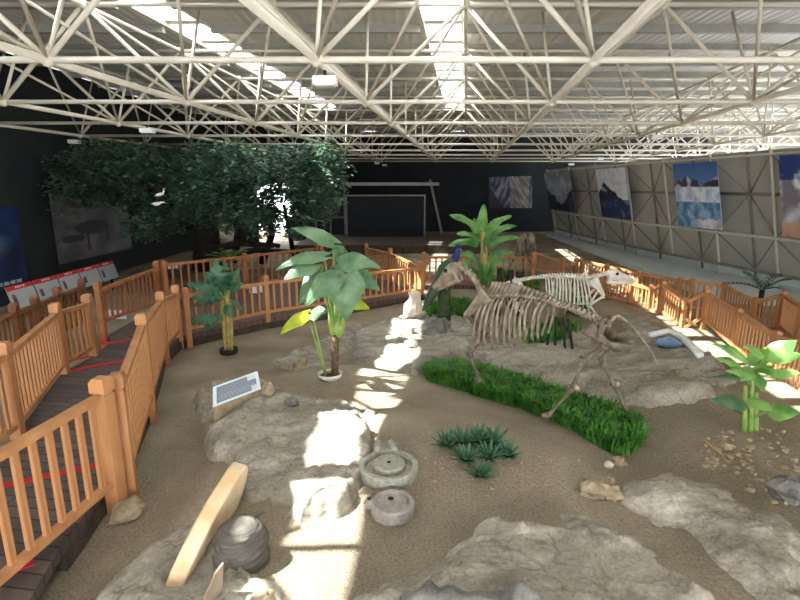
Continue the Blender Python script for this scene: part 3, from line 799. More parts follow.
# small signs
def paint_sign(u, v):
    if .2 < v < .75 and .22 < u < .95:
        c = (u-.22)/.73*4; f = c-int(c)
        if .1 < f < .85 and ((int(f*10)+int(v*12)) % 3 != 0): return (226,226,226)
    return (22,24,34)
panel('sign', (Q(163,264,12.3),Q(183,263,12.55),Q(183,270,12.55),Q(163,271.5,12.3)), paint_sign, 'small dark sign with white lettering on the back railing beside its corner post', 'sign', 60, 16)
def notice(px, py, w, h, Y, label):
    p = Q(px, py, Y); tag(MB().box(p, (w,.02,h)).build('notice_plate', M_white), label, 'sign')
notice(253,290,.17,.15,11.6,'left one of two small white plates seen through the front railing')
notice(263,289,.17,.15,11.6,'right one of two small white plates seen through the front railing')
p = G(111,322,.24)
tag(MB().box(p+V((0,.2,.11)), (.42,.03,.2), Matrix.Rotation(.3,3,'X')).build('notice_board', M_white), 'low white board on the deck under the sloping reddish railing', 'sign')

# info plaque on the rock shelf
g0 = hit(217,414); g1 = hit(263,398); zp = max(g0.z, g1.z)+.085
plq = thing('info_plaque', 'tilted info plaque with white border and grey text on the left rock shelf', 'plaque', (g0+g1)/2)
fl, fr, bl_, br_ = G(213,407,zp), G(261,388.7,zp), G(213,387,zp+.15), G(257.5,371,zp+.15)
nrm = (fr-fl).cross(bl_-fl).normalized(); q = [fl, fr, br_, bl_]
mb = MB()
mb.add([x-nrm*.012 for x in q]+[V((x.x,x.y,min(g0.z,g1.z)-.12)) for x in q], [(0,1,2,3),(7,6,5,4),(0,4,5,1),(1,5,6,2),(2,6,7,3),(3,7,4,0)])
plinth = mb.build('plinth', M_stone, plq)
def paint_plaque(u, v):
    if .07 < u < .93 and .09 < v < .91:
        if u > .74 and v < .34: return (196,204,210)
        if u > .80 and v > .66: return (196,204,210)
        if int(v*44) % 3 == 0 and u > .12 and u < .9 and (int(u*70)*7+int(v*44)) % 5: return (150,158,166)
        return (112,120,128)
    return (214,220,224)
panel('text_panel', (bl_, br_, fr, fl), paint_plaque, None, None, 90, 60, parent=plinth, th=.01)

# ---------------------------------------------------------------- millstones
p = hit(389,472)
ml = thing('millstone', 'round grey grinding stone base with a channel rim and pouring spout on the sunlit dirt', 'millstone', p)
MB().lathe(p, [(.0,-.05),(.26,-.05),(.285,.0),(.285,.075),(.27,.09),(.235,.09),(.225,.075),(.22,.045),(.165,.045),(.16,.05),(.155,.095),(.145,.105),(.02,.105),(.018,.06),(0,.06)], 40).build('grinding_base', M_mill, ml, smooth=False)
sd = (V(Q(383,450,p.y+.3))-p); sd.z = 0; sd = V((-.12,1,0)).normalized(); sx = V((sd.y,-sd.x,0))
for sg in (-1,1):
    MB().tube([p+sd*.21+sx*(.085*sg)+V((0,0,.055)), p+sd*.34+sx*(.08*sg)+V((0,0,.06)), p+sd*.46+sx*(.07*sg)+V((0,0,.055)), p+sd*.5+sx*(.07*sg)+V((0,0,.05))], [.05,.05,.045,.02], 10).build('spout_wall', M_mill, ml, smooth=True)
MB().bar(p+sd*.22+V((0,0,.03)), p+sd*.47+V((0,0,.03)), .12, .04).build('spout_channel', M_mill, ml)
MB().lathe(p+V((0,0,.1)), [(0,0),(.018,0),(.018,.008),(0,.008)], 12).build('centre_hole', M_cavity, ml)  # dark disc painted for the shade down the hole
p = hit(393,512)
ms = thing('millstone', 'smaller mauve grey millstone disc with a handle lug, in front of the spouted one', 'millstone', p)
MB().lathe(p, [(0,-.03),(.17,-.03),(.185,0),(.185,.095),(.175,.11),(.15,.11),(.143,.105),(.138,.088),(0,.088)], 36).build('disc', M_mill2, ms)
MB().ball(p+V((-.19,.03,.06)), .065, 12, 8, (1,.9,.75)).build('handle_lug', M_mill2, ms, smooth=True)
MB().lathe(p+V((-.02,.06,.089)), [(0,0),(.026,0),(.026,.004),(0,.004)], 14).build('feed_hole', M_cavity, ms)  # dark discs, here and on the lug, stand for shaded holes
MB().lathe(p+V((-.205,.03,.105)), [(0,0),(.018,0),(.018,.006),(0,.006)], 12).build('lug_hole', M_cavity, ms)

# layered cone, leaning tablet, thin slates
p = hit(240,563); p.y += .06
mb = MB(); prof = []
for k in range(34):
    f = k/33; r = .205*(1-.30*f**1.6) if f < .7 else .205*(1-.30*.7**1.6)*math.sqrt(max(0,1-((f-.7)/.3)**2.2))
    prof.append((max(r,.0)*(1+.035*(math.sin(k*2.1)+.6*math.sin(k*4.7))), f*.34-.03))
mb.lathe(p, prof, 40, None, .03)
tag(mb.build('layered_stone', M_strom, smooth=True), 'layered dome shaped stone, darkened for the tablet shadow, in front of the leaning cream tablet', 'stone')
def slabpoly(name, pts2, thick, m, label, cat):
    """pts2: front outline points (3-D, planar), extruded backwards along the plane normal"""
    a = [V(q) for q in pts2]; n = (a[1]-a[0]).cross(a[2]-a[0]).normalized()
    if n.y < 0: n = -n
    mb = MB(); k = len(a); mb.v = a + [q+n*thick for q in a]
    mb.f = [tuple(range(k)), tuple(range(2*k-1,k-1,-1))] + [(i,(i+1)%k,k+(i+1)%k,k+i) for i in range(k)]
    o = mb.build(name, m); tag(o, label, cat)
    bv = o.modifiers.new('bevel','BEVEL'); bv.width = .02 if thick > .05 else .004; bv.segments = 3; bv.limit_method = 'ANGLE'
    return o
# leaning tablet: lower edge on the ground from lower left to upper right, leaning back to the left
b0 = hit(182,586); b1 = hit(238,506)
d = (b1-b0); d.z = 0; L = d.length; d.normalize()
lean = V((.28,.0,1))
def tp(s, h): return b0 + d*(s*L) + lean*h - V((0,0,.04))
out = [tp(-.02,0), tp(.35,-.05), tp(.75,-.05), tp(1.0,-.02), tp(1.08,.10), tp(1.10,.24), tp(1.06,.36), tp(.98,.42), tp(.86,.43), tp(.68,.40), tp(.5,.36), tp(.32,.29), tp(.16,.20), tp(.02,.09)]
slabpoly('stone_tablet', out, .13, M_tablet, 'cream polished stone tablet leaning on edge behind the layered dome stone', 'stone')
q0 = hit(196,612); q1 = hit(222,594)
slabpoly('stone_flake', [q0-V((0,0,.05)), q1-V((0,0,.05)), Q(223,578,q1.y), Q(224,563,q1.y+.02), Q(216,574,q1.y-.04)], .02, M_thin, 'thin pointed brown slate standing up at the bottom edge', 'stone')
q0 = hit(246,521)
mb = MB(); mb.tube([q0+V((0,0,-.03)), q0+V((.05,.02,.04)), q0+V((.12,.05,.055)), q0+V((.17,.05,.04))], [.035,.03,.02,.004], 8, .4)
tag(mb.build('stone_flake', M_thin, smooth=True), 'small curved dark flake of stone to the right of the cream tablet', 'stone')
q0 = hit(256,602)
stone(262,606,.11,'flat stone behind the thin slate at the bottom edge',401,M_stone,sq=.35)

# ---------------------------------------------------------------- plants
def leaf_fine(mb, base, tip, W, arch, shape, up, fold, wave, seed):
    base, tip, up = V(base), V(tip), V(up)
    d = tip-base; L = d.length; d.normalize(); s = d.cross(up)
    if s.length < 1e-4: s = V((1,0,0))
    s.normalize(); n = s.cross(d); NS, NK = 30, 12; vs = []
    for i in range(NS+1):
        t = i/NS
        if shape == 'heart': w = .42+.58*math.sin(min(1,t/.25)*math.pi/2) if t < .25 else ((1-t)/.75)**.8*(1+.12*math.sin((1-t)*3))
        else: w = (min(1,t/.18)**.6)*((1-t)**.5)*1.15*(1-.06*max(0,math.sin(t*23+seed)))
        w = max(w,0)*W/2; c = base + d*(L*t) + n*(arch*L*(4*t*(1-t)) - .25*arch*L*t*t)
        for j in range(NK+1):
            k = (j-NK/2)/(NK/2); ak = abs(k)
            lob = -.20*L*(1-t/.25)**1.5 if (shape == 'heart' and t < .25) else 0
            vein = .010*W*math.sin(2*math.pi*(t*(8 if shape == 'heart' else 14) - ak*1.3))*min(1,ak*4)*(1-ak*.3)
            vs.append(c + s*(w*k) - n*(fold*w*ak**1.6) + d*(lob*ak) + n*(vein + wave*W*math.sin(t*11+seed+k*2)*ak + (.012*W if ak < .1 else 0)))
    q = NK+1
    mb.add(vs, [(i*q+j, i*q+j+1, (i+1)*q+j+1, (i+1)*q+j) for i in range(NS) for j in range(NK)])
    return mb
def leaf(mb, base, tip, W, arch=.12, shape='lance', up=(0,-.5,.85), fold=.25, nseg=10, wave=.0, seed=0):
    if shape in ('heart','banana'): return leaf_fine(mb, base, tip, W, arch, shape, up, fold, wave, seed)
    base, tip, up = V(base), V(tip), V(up)
    d = tip-base; L = d.length; d.normalize(); s = d.cross(up)
    if s.length < 1e-4: s = V((1,0,0))
    s.normalize(); n = s.cross(d)
    rows_ = []
    for i in range(nseg+1):
        t = i/nseg
        if shape == 'heart': w = (max(t,.0)/.28)**.5 if t < .28 else ((1-t)/.72)**.75
        elif shape == 'banana': w = (t**.3)*((1-t)**.35)*1.35
        elif shape == 'lobed': w = math.sin(math.pi*t**.7)**.7*(.28+.72*abs(math.sin(t*math.pi*5.0)))
        elif shape == 'agave': w = (1-t)**.6*(.75+.5*t)
        else: w = math.sin(math.pi*t**.75)
        w = max(w,0)*W/2
        c = base + d*(L*t) + n*(arch*L*4*t*(1-t))
        r_ = []
        for k in (-1,-.5,0,.5,1):
            lob = -.16*L*(1-t/.28) if (shape == 'heart' and t < .28 and abs(k) > .4) else 0
            ww = w if not (shape == 'heart' and t == 0) else W*.22
            r_.append(c + s*(ww*k) - n*(fold*ww*abs(k)*abs(k)) + d*lob*abs(k) + n*(wave*W*math.sin(t*14+seed+k*2)*abs(k)))
        rows_.append(r_)
    vs = [p for r_ in rows_ for p in r_]
    mb.add(vs, [(i*5+j, i*5+j+1, (i+1)*5+j+1, (i+1)*5+j) for i in range(nseg) for j in range(4)])
    return mb
def arc(a, b, sag, n=7):
    a, b = V(a), V(b); return [a.lerp(b, i/n) + V((0,0,sag*4*(i/n)*(1-i/n))) for i in range(n+1)]

# elephant ear in a white pot
p = hit(330,376)
el = thing('elephant_ear_plant', 'big leaved elephant ear plant in a low white pot on the central dirt heap', 'plant', p)
pot_ = MB().lathe(p, [(0,-.05),(.14,-.05),(.17,.05),(.18,.05),(.165,-.01),(.0,-.01)], 24).build('pot', M_potw, el, smooth=True)
MB().lathe(p+V((0,0,.0)), [(0,-.01),(.162,0),(0,.035)], 18).build('soil', M_soil, pot_)
YP = p.y
MB().tube([p+V((.07,0,0)), p+V((.08,0,.25)), Q(335,335,YP)], [.055,.05,.055], 12).build('trunk', M_trunk, el, smooth=True)
crown = Q(336,334,YP)
for (b_, t_, W, dy, m, sh, ar) in [
    ((333,243),(290,227),.30,-.1,M_leaf_al,'heart',.12), ((324,257),(274,270),.26,-.35,M_leaf_al,'heart',.18), ((314,264),(283,280),.36,-.5,M_leaf_al,'heart',.1),
    ((323,272),(299,304),.42,-.35,M_leaf_al,'heart',.15), ((338,276),(305,306),.46,-.55,M_leaf_al,'heart',.2), ((346,275),(346,321),.66,-.45,M_leaf_al,'heart',.22),
    ((339,263),(381,267),.40,-.1,M_leaf_al,'heart',.2), ((352,275),(380,290),.40,-.15,M_leaf_al,'heart',.18), ((307,315),(279,335),.26,-.2,M_leaf_y,'heart',.15),
    ((312,314),(328,311),.30,-.3,M_leaf_al,'heart',.1), ((352,302),(370,309),.24,.1,M_leaf_y,'heart',.1), ((335,250),(352,262),.3,.25,M_leaf_al,'heart',.15)]:
    bb, tt = Q(b_[0],b_[1],YP+dy*.5), Q(t_[0],t_[1],YP+dy)
    if b_[0] < 313 and b_[1] > 300: src = p+V((-.06,-.02,.03))
    else: src = crown
    MB().tube(arc(src, bb, .02), [.022,.02,.018,.016,.014,.013,.012,.011], 6).build('petiole', M_stem_g, el, smooth=True)
    leaf(MB(), bb, tt, W*.78, ar, sh, (0,-.75,.65), .2, 12, .02, dy*9).build('leaf', m, el, smooth=True, recalc=False)
for k in range(9):
    a = crown + V((random.uniform(-.06,.06), random.uniform(-.05,.05), -.05))
    leaf(MB(), a, a+V((random.uniform(-.14,.14),random.uniform(-.1,.05),random.uniform(.3,.5))), .1, .1, 'lance').build('sheath', M_stem_g, el, smooth=True, recalc=False)

# philodendron in a black pot
p = hit(229,353); YP = p.y
ph = thing('philodendron', 'cane stemmed lobed leaf plant in a small black pot before the rear railing', 'plant', p)
pot_ = MB().lathe(p, [(0,-.04),(.15,-.04),(.17,.09),(.155,.09),(.14,.04),(0,.04)], 20).build('pot', M_potb, ph, smooth=True)
MB().lathe(p+V((0,0,.04)), [(0,0),(.14,0),(0,.03)], 14).build('soil', M_soil, pot_)
for dx, t in ((-.06,(222,301)),(.0,(227,297)),(.05,(231,303))):
    MB().tube(arc(p+V((dx,0,.04)), Q(t[0],t[1],YP), 0), .035, 8).build('cane', M_stem_y, ph, smooth=True)
cr = Q(226,302,YP)
for (b_, t_, W, dy) in [((224,292),(214,258),.42,.0),((220,292),(187,284),.30,-.3),((222,295),(190,299),.3,-.2),((222,299),(192,306),.24,0),((219,318),(190,322),.36,-.2),((228,290),(240,268),.34,.1),((230,292),(243,283),.3,-.1),((218,288),(205,272),.34,.15),((226,305),(233,318),.26,-.3),((224,285),(226,262),.32,.25),((231,300),(243,310),.16,-.1),((223,316),(203,332),.26,-.1)]:
    bb, tt = Q(b_[0],b_[1],YP+dy*.4), Q(t_[0],t_[1],YP+dy)
    MB().tube(arc(cr, bb, .01), .012, 6).build('petiole', M_stem_g, ph, smooth=True)
    leaf(MB(), bb, tt, W*.85, .12, 'lobed', (0,-.8,.6), .2, 22, .02).build('leaf', M_leaf_ph, ph, smooth=True, recalc=False)

# banana plant
YP = 12.2; p = Q(485,294,YP); p.z = height(p.x, p.y)
bn = thing('banana_plant', 'tall banana plant with broad arching leaves behind the skeleton neck', 'plant', p)
MB().tube([p-V((0,0,.05)), Q(485,270,YP), Q(483,232,YP)], [.12,.10,.06], 12).build('trunk', M_stem_y, bn, smooth=True)
for (b_, t_, W, dy) in [((481,232),(484,204),.34,.2),((480,232),(450,214),.42,-.3),((485,232),(511,215),.36,-.2),((488,235),(517,225),.3,.2),((480,240),(457,233),.34,-.4),((479,243),(448,245),.36,-.3),((487,244),(520,237),.32,.1),((487,258),(513,251),.30,-.1),((480,262),(457,253),.34,-.5),((487,268),(506,257),.28,-.2),
    ((484,252),(494,226),.42,-.6),((482,284),(474,254),.36,-.5),((479,282),(463,258),.34,-.4),((486,288),(497,268),.28,-.5),((478,292),(470,272),.3,-.6),((483,284),(490,262),.34,-.5),((480,288),(468,266),.3,-.5),((485,276),(500,262),.3,-.3),((481,268),(466,250),.32,-.4),((484,246),(490,222),.3,.3),((484,240),(474,218),.3,.3),((481,225),(483,208),.26,-.3),((488,280),(503,275),.26,-.3)]:
    bb, tt = Q(b_[0],b_[1],YP+dy*.2), Q(t_[0],t_[1],YP+dy)
    leaf(MB(), bb, tt, W*.85, .14, 'banana', (0,-.6,.8), .3, 14, .05, dy*7).build('leaf', M_leaf_b, bn, smooth=True, recalc=False)

# bright leafed plant, right
p = hit(749,431); YP = p.y
br = thing('broad_leaf_plant', 'bright green broad leafed plant on the right dirt bank beside the zigzag railing', 'plant', p)
for dx, t in ((-.05,(745,385)),(.02,(752,375)),(.08,(756,392))):
    MB().tube(arc(p+V((dx,0,-.03)), Q(t[0],t[1],YP), 0), [.032,.03,.03,.028,.026,.024,.022,.02], 8).build('stem', M_stem_g, br, smooth=True)
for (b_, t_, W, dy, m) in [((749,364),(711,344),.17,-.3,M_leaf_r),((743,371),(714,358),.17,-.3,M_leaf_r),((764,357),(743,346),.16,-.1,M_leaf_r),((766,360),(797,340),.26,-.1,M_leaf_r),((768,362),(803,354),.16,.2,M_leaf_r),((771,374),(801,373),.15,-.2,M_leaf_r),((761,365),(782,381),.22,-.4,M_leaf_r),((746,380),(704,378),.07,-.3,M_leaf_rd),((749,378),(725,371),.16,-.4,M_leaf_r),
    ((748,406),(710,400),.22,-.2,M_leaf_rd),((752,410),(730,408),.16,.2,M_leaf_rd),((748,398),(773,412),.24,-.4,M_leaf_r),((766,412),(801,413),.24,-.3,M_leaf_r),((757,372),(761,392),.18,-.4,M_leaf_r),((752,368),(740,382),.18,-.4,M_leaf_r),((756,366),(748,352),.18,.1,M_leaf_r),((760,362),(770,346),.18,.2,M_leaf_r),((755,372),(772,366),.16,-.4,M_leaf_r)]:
    bb, tt = Q(b_[0],b_[1],YP+dy*.3), Q(t_[0],t_[1],YP+dy)
    src = Q(752, max(b_[1]+6, 376), YP)
    MB().tube(arc(src, bb, .0), .009, 5).build('petiole', M_stem_g, br, smooth=True)
    leaf(MB(), bb, tt, W*.85, .1, 'lance', (0,-.7,.7), .3, 12, .03, dy*5).build('leaf', m, br, smooth=True, recalc=False)

# agaves
for k, (px, py, r, lb) in enumerate([(447,446,.21,'leftmost agave rosette of the cluster on the mound'),(464,444,.23,'back left agave rosette of the cluster on the mound'),(480,441,.22,'agave rosette at the back middle of the cluster on the mound'),(494,444,.23,'back right agave rosette of the cluster on the mound'),(466,461,.22,'agave rosette at the front left of the cluster on the mound'),(489,459,.22,'central agave rosette of the cluster, nearest the front right one'),(508,457,.19,'rightmost agave rosette of the cluster on the mound'),(481,477,.19,'frontmost agave rosette of the cluster on the mound')]):
    p = hit(px, py); mb = MB()
    for ring, (nn, el_, ll) in enumerate(((9,.35,1.0),(8,.75,.95),(6,1.1,.85),(3,1.4,.7))):
        for i in range(nn):
            a = 2*math.pi*(i+.5*ring+random.uniform(-.15,.15))/nn; e = el_+random.uniform(-.12,.12); l = r*ll*random.uniform(.85,1.1)
            dr = V((math.cos(a)*math.cos(e), math.sin(a)*math.cos(e), math.sin(e)))
            leaf(mb, p+V((0,0,.01)), p+dr*l, .05, -.06, 'agave', V((0,0,1)) if e < 1.3 else V((1,0,0)), -.4, 5)
    tag(mb.build('agave', M_agave, recalc=False), lb, 'plant', 'agave cluster on the mound')

# grass beds
def grass(px, n, h, label, z=None, lean=.5, w=.012):
    poly = [tuple(hit(a,b)[:2]) for a,b in px] if z is None else [tuple(G(a,b,z)[:2]) for a,b in px]
    xs = [p[0] for p in poly]; ys = [p[1] for p in poly]; mb = MB(); k = 0; tries = 0
    while k < n and tries < n*6:
        tries += 1
        x, y = random.uniform(min(xs),max(xs)), random.uniform(min(ys),max(ys)); dd = pdist(x,y,poly)
        if dd < 0: continue
        k += 1; zz = height(x, y) if random.random() < .0 else terrain(x, y)
        zz = max(zz, hcache(x, y))
        a = random.uniform(0, 6.283); l = h*random.uniform(.6,1.15); ln = lean*random.uniform(.2,1.2)
        dr = V((math.cos(a), math.sin(a), 0)); s = V((-dr.y, dr.x, 0))*w*random.uniform(.7,1.2); b0 = V((x,y,zz-.01))
        p1 = b0 + V((0,0,l*.5)) + dr*(ln*l*.2); p2 = b0 + V((0,0,l*.85)) + dr*(ln*l*.6); p3 = b0 + V((0,0,l*.95)) + dr*(ln*l*1.05)
        mb.add([b0-s, b0+s, p1+s*.9, p1-s*.9, p2+s*.6, p2-s*.6, p3], [(0,1,2,3),(3,2,4,5),(5,4,6)])
    o = mb.build('grass_bed', M_grass, recalc=False); tag(o, label, 'grass'); o['kind'] = 'stuff'
    return o
_hc = {}
def hcache(x, y):
    k = (round(x/.12), round(y/.12))
    if k not in _hc: _hc[k] = height(k[0]*.12, k[1]*.12)
    return _hc[k]
grass([(424,377),(440,366),(462,364),(500,384),(560,404),(606,418),(640,436),(643,450),(632,464),(612,466),(592,456),(545,430),(490,408),(450,394),(428,388)], 11000, .21, 'long bed of artificial grass under the large skeleton', z=.1, lean=.8)
grass([(424,312),(450,306),(478,308),(480,316),(450,318),(430,318)], 1200, .3, 'small grass patch below the peacock stump')
grass([(500,331),(520,326),(560,328),(582,332),(560,343),(525,345)], 900, .24, 'grass patch seen through the ribs of the large skeleton')
grass([(488,290),(505,284),(530,290),(540,298),(520,302),(496,300)], 1500, .34, 'thick grass patch to the right of the banana plant, front one')
grass([(492,280),(510,276),(535,281),(540,286),(510,287)], 1000, .34, 'grass hedge strip behind the front patch right of the banana plant')
grass([(560,310),(580,306),(594,312),(580,318)], 350, .35, 'grass tuft under the belly of the white skeleton')

# ---------------------------------------------------------------- big fake tree
tr = thing('banyan_tree', 'large dark leafy artificial tree filling the left background', 'tree', (-7.1,19.0,0))
def tree_tube(pts, r): return MB().tube(pts, r, 10)
tree_tube([(-7.1,18.6,-.1), (-7.0,18.6,1.6), (-6.8,18.5,3.2), (-6.4,18.3,4.6)], [.55,.42,.36,.25]).build('trunk', M_bark, tr, smooth=True)
for pts, r in (([Q(262,262,19),Q(272,235,18.5),Q(268,205,18)],[.16,.12,.08]), ([Q(295,262,19.5),Q(290,235,19),Q(284,205,18.5)],[.1,.09,.07]), ([Q(203,252,17),Q(240,243,17),Q(280,246,17.4)],[.16,.12,.08]), ([Q(215,258,17),Q(255,250,17.5),Q(300,252,18)],[.14,.1,.06]),
        ([Q(190,225,18),Q(150,190,16),Q(100,165,15)],[.2,.14,.07]), ([Q(195,215,18),Q(240,185,17.5),Q(300,170,17)],[.2,.15,.08]), ([Q(235,262,17.4),Q(238,230,18),Q(230,195,18)],[.14,.12,.09])):
    tree_tube(pts, r).build('branch', M_bark, tr, smooth=True)
fol = MB()
clumps = []
for k in range(420):
    px = random.uniform(30, 345); lo = 232 if px < 190 else (222 if px < 262 else (205 if px < 300 else 222)); 
    if px > 300: lo = 225 - (px-300)*.3
    if px < 140: lo = 200
    if px < 60: lo = 192
    py = random.uniform(146 if px > 80 else 160, lo)
    if (280-px)**2/24**2+(py-206)**2/18**2 < 1: continue
    if px > 318: px -= 14
    rr = random.uniform(.4,.8); q = Q(px, py, random.uniform(14.5, 19.5)); q.x = max(q.x, -9.9+rr); q.z = min(q.z, 4.4-rr*.75)
    clumps.append((q, rr))
for px, py in ((326,158),(328,166),(324,175),(318,190),(312,205),(306,212),(330,163),(316,165),(306,160)): clumps.append((Q(px,py,15.5), .5))
for px, py in ((266,218),(272,228),(287,222),(293,230),(276,216),(263,232),(290,212),(297,220),(270,210)): clumps.append((Q(px,py,17.5), .3))
for k in range(34):
    px, py = random.uniform(254,300), random.uniform(186,233)
    if (283-px)**2+(205-py)**2 > 90 and not (266 < px < 290 and py > 226): clumps.append((Q(px,py,random.uniform(16.5,18)), .33))
for c, r in clumps:
    for i in range(130):
        q = V((random.gauss(0,1),random.gauss(0,1),random.gauss(0,1))); q.normalize(); q *= r*random.uniform(.4,1)**.5; q.z *= .75
        b0 = c+q; a = random.uniform(0,6.283); dr = V((math.cos(a),math.sin(a),random.uniform(-.7,.3))); l = random.uniform(.10,.2)
        s = dr.cross(V((random.uniform(-.4,.4),random.uniform(-.4,.4),1))).normalized()*l*.3
        fol.add([b0, b0+dr*l*.5+s, b0+dr*l, b0+dr*l*.5-s], [(0,1,2,3)])
fol.build('foliage', M_leaf_t, tr, recalc=False)
# grey plaster rock beside the trunk, and the daylight opening is left in the far left wall
mb = MB(); p = Q(212,256,20); 
mb.ball((p.x,20.5,.6), 1.0, 16, 10, (.75,.4,1.25), None, .35, 1.2, 5)
tag(mb.build('rockery', M_pale), 'pale grey plaster rock beside the dark tree trunk', 'rock')
# far fern by the tree and one by the right wall
def fern(p, n, l, label, m, up_=.9):
    t = thing('fern', label, 'plant', p)
    for i in range(n):
        a = 2*math.pi*i/n+random.uniform(-.2,.2); e = random.uniform(.3,1.2); dr = V((math.cos(a)*math.cos(e), math.sin(a)*math.cos(e), math.sin(e)*up_))
        mb = MB(); pts = [p+dr*(l*f)-V((0,0,.35*l*f*f)) for f in [j/9 for j in range(10)]]
        mb.tube(pts, .008, 4)
        for j in range(1, 10):
            s = (pts[j]-pts[j-1]).normalized().cross(V((0,0,1))).normalized()
            for sg in (-1,1): leaf(mb, pts[j], pts[j]+s*(sg*l*.28*(1-j/14))+dr*l*.08, .05, .05, 'lance', (0,0,1), .1, 3)
        mb.build('frond', m, t, recalc=False)
fern(Q(229,262,14.5), 12, .8, 'small light green fern behind the reddish railing by the tree', M_leaf_b)
q = Q(762,292,10.4); q.z = .9
fern(q, 9, .75, 'dark palm like plant behind the right hand railings against the wall', M_leaf_ph)
q2 = V((q.x,q.y,0)); mb = MB().tube([q2, q], .05, 8)
tag(mb.build('plant_stand', M_bark), 'short dark stand under the palm like plant by the right wall', 'stand')
q = Q(567,284,10.75); q.z = height(q.x,q.y)+.35
fern(q, 11, .55, 'yellow green shrub growing up through the ribs of the white skeleton', M_leaf_y)
MB().tube([V((q.x,q.y,height(q.x,q.y)-.05)), q], .02, 6).build('stem', M_stem_y, [o for o in bpy.data.objects if o.name.startswith('fern')][-1])
# stakes
for k, px in enumerate((500,511,519)):
    q = Q(px, 268+2*k, 11.3); g = V((q.x,q.y,height(q.x,q.y)-.05))
    tag(MB().tube([g,q], .07, 8).build('wooden_stake', M_bark), ['left one of three short wooden stakes beside the banana trunk','middle one of three short wooden stakes beside the banana trunk','right one of three short wooden stakes beside the banana trunk'][k], 'stake')
for k, px in enumerate((551,556,563,568)):
    q = Q(px, 316+k, 8.6); g = Q(px+3*(k-1), 333, 8.6); g.z = height(g.x,g.y)-.03
    tag(MB().tube([g,q], .022, 6).build('thin_stake', M_bark), ['first','second','third','last'][k]+' from left of four thin dark stakes behind the ribs of the large skeleton', 'stake')

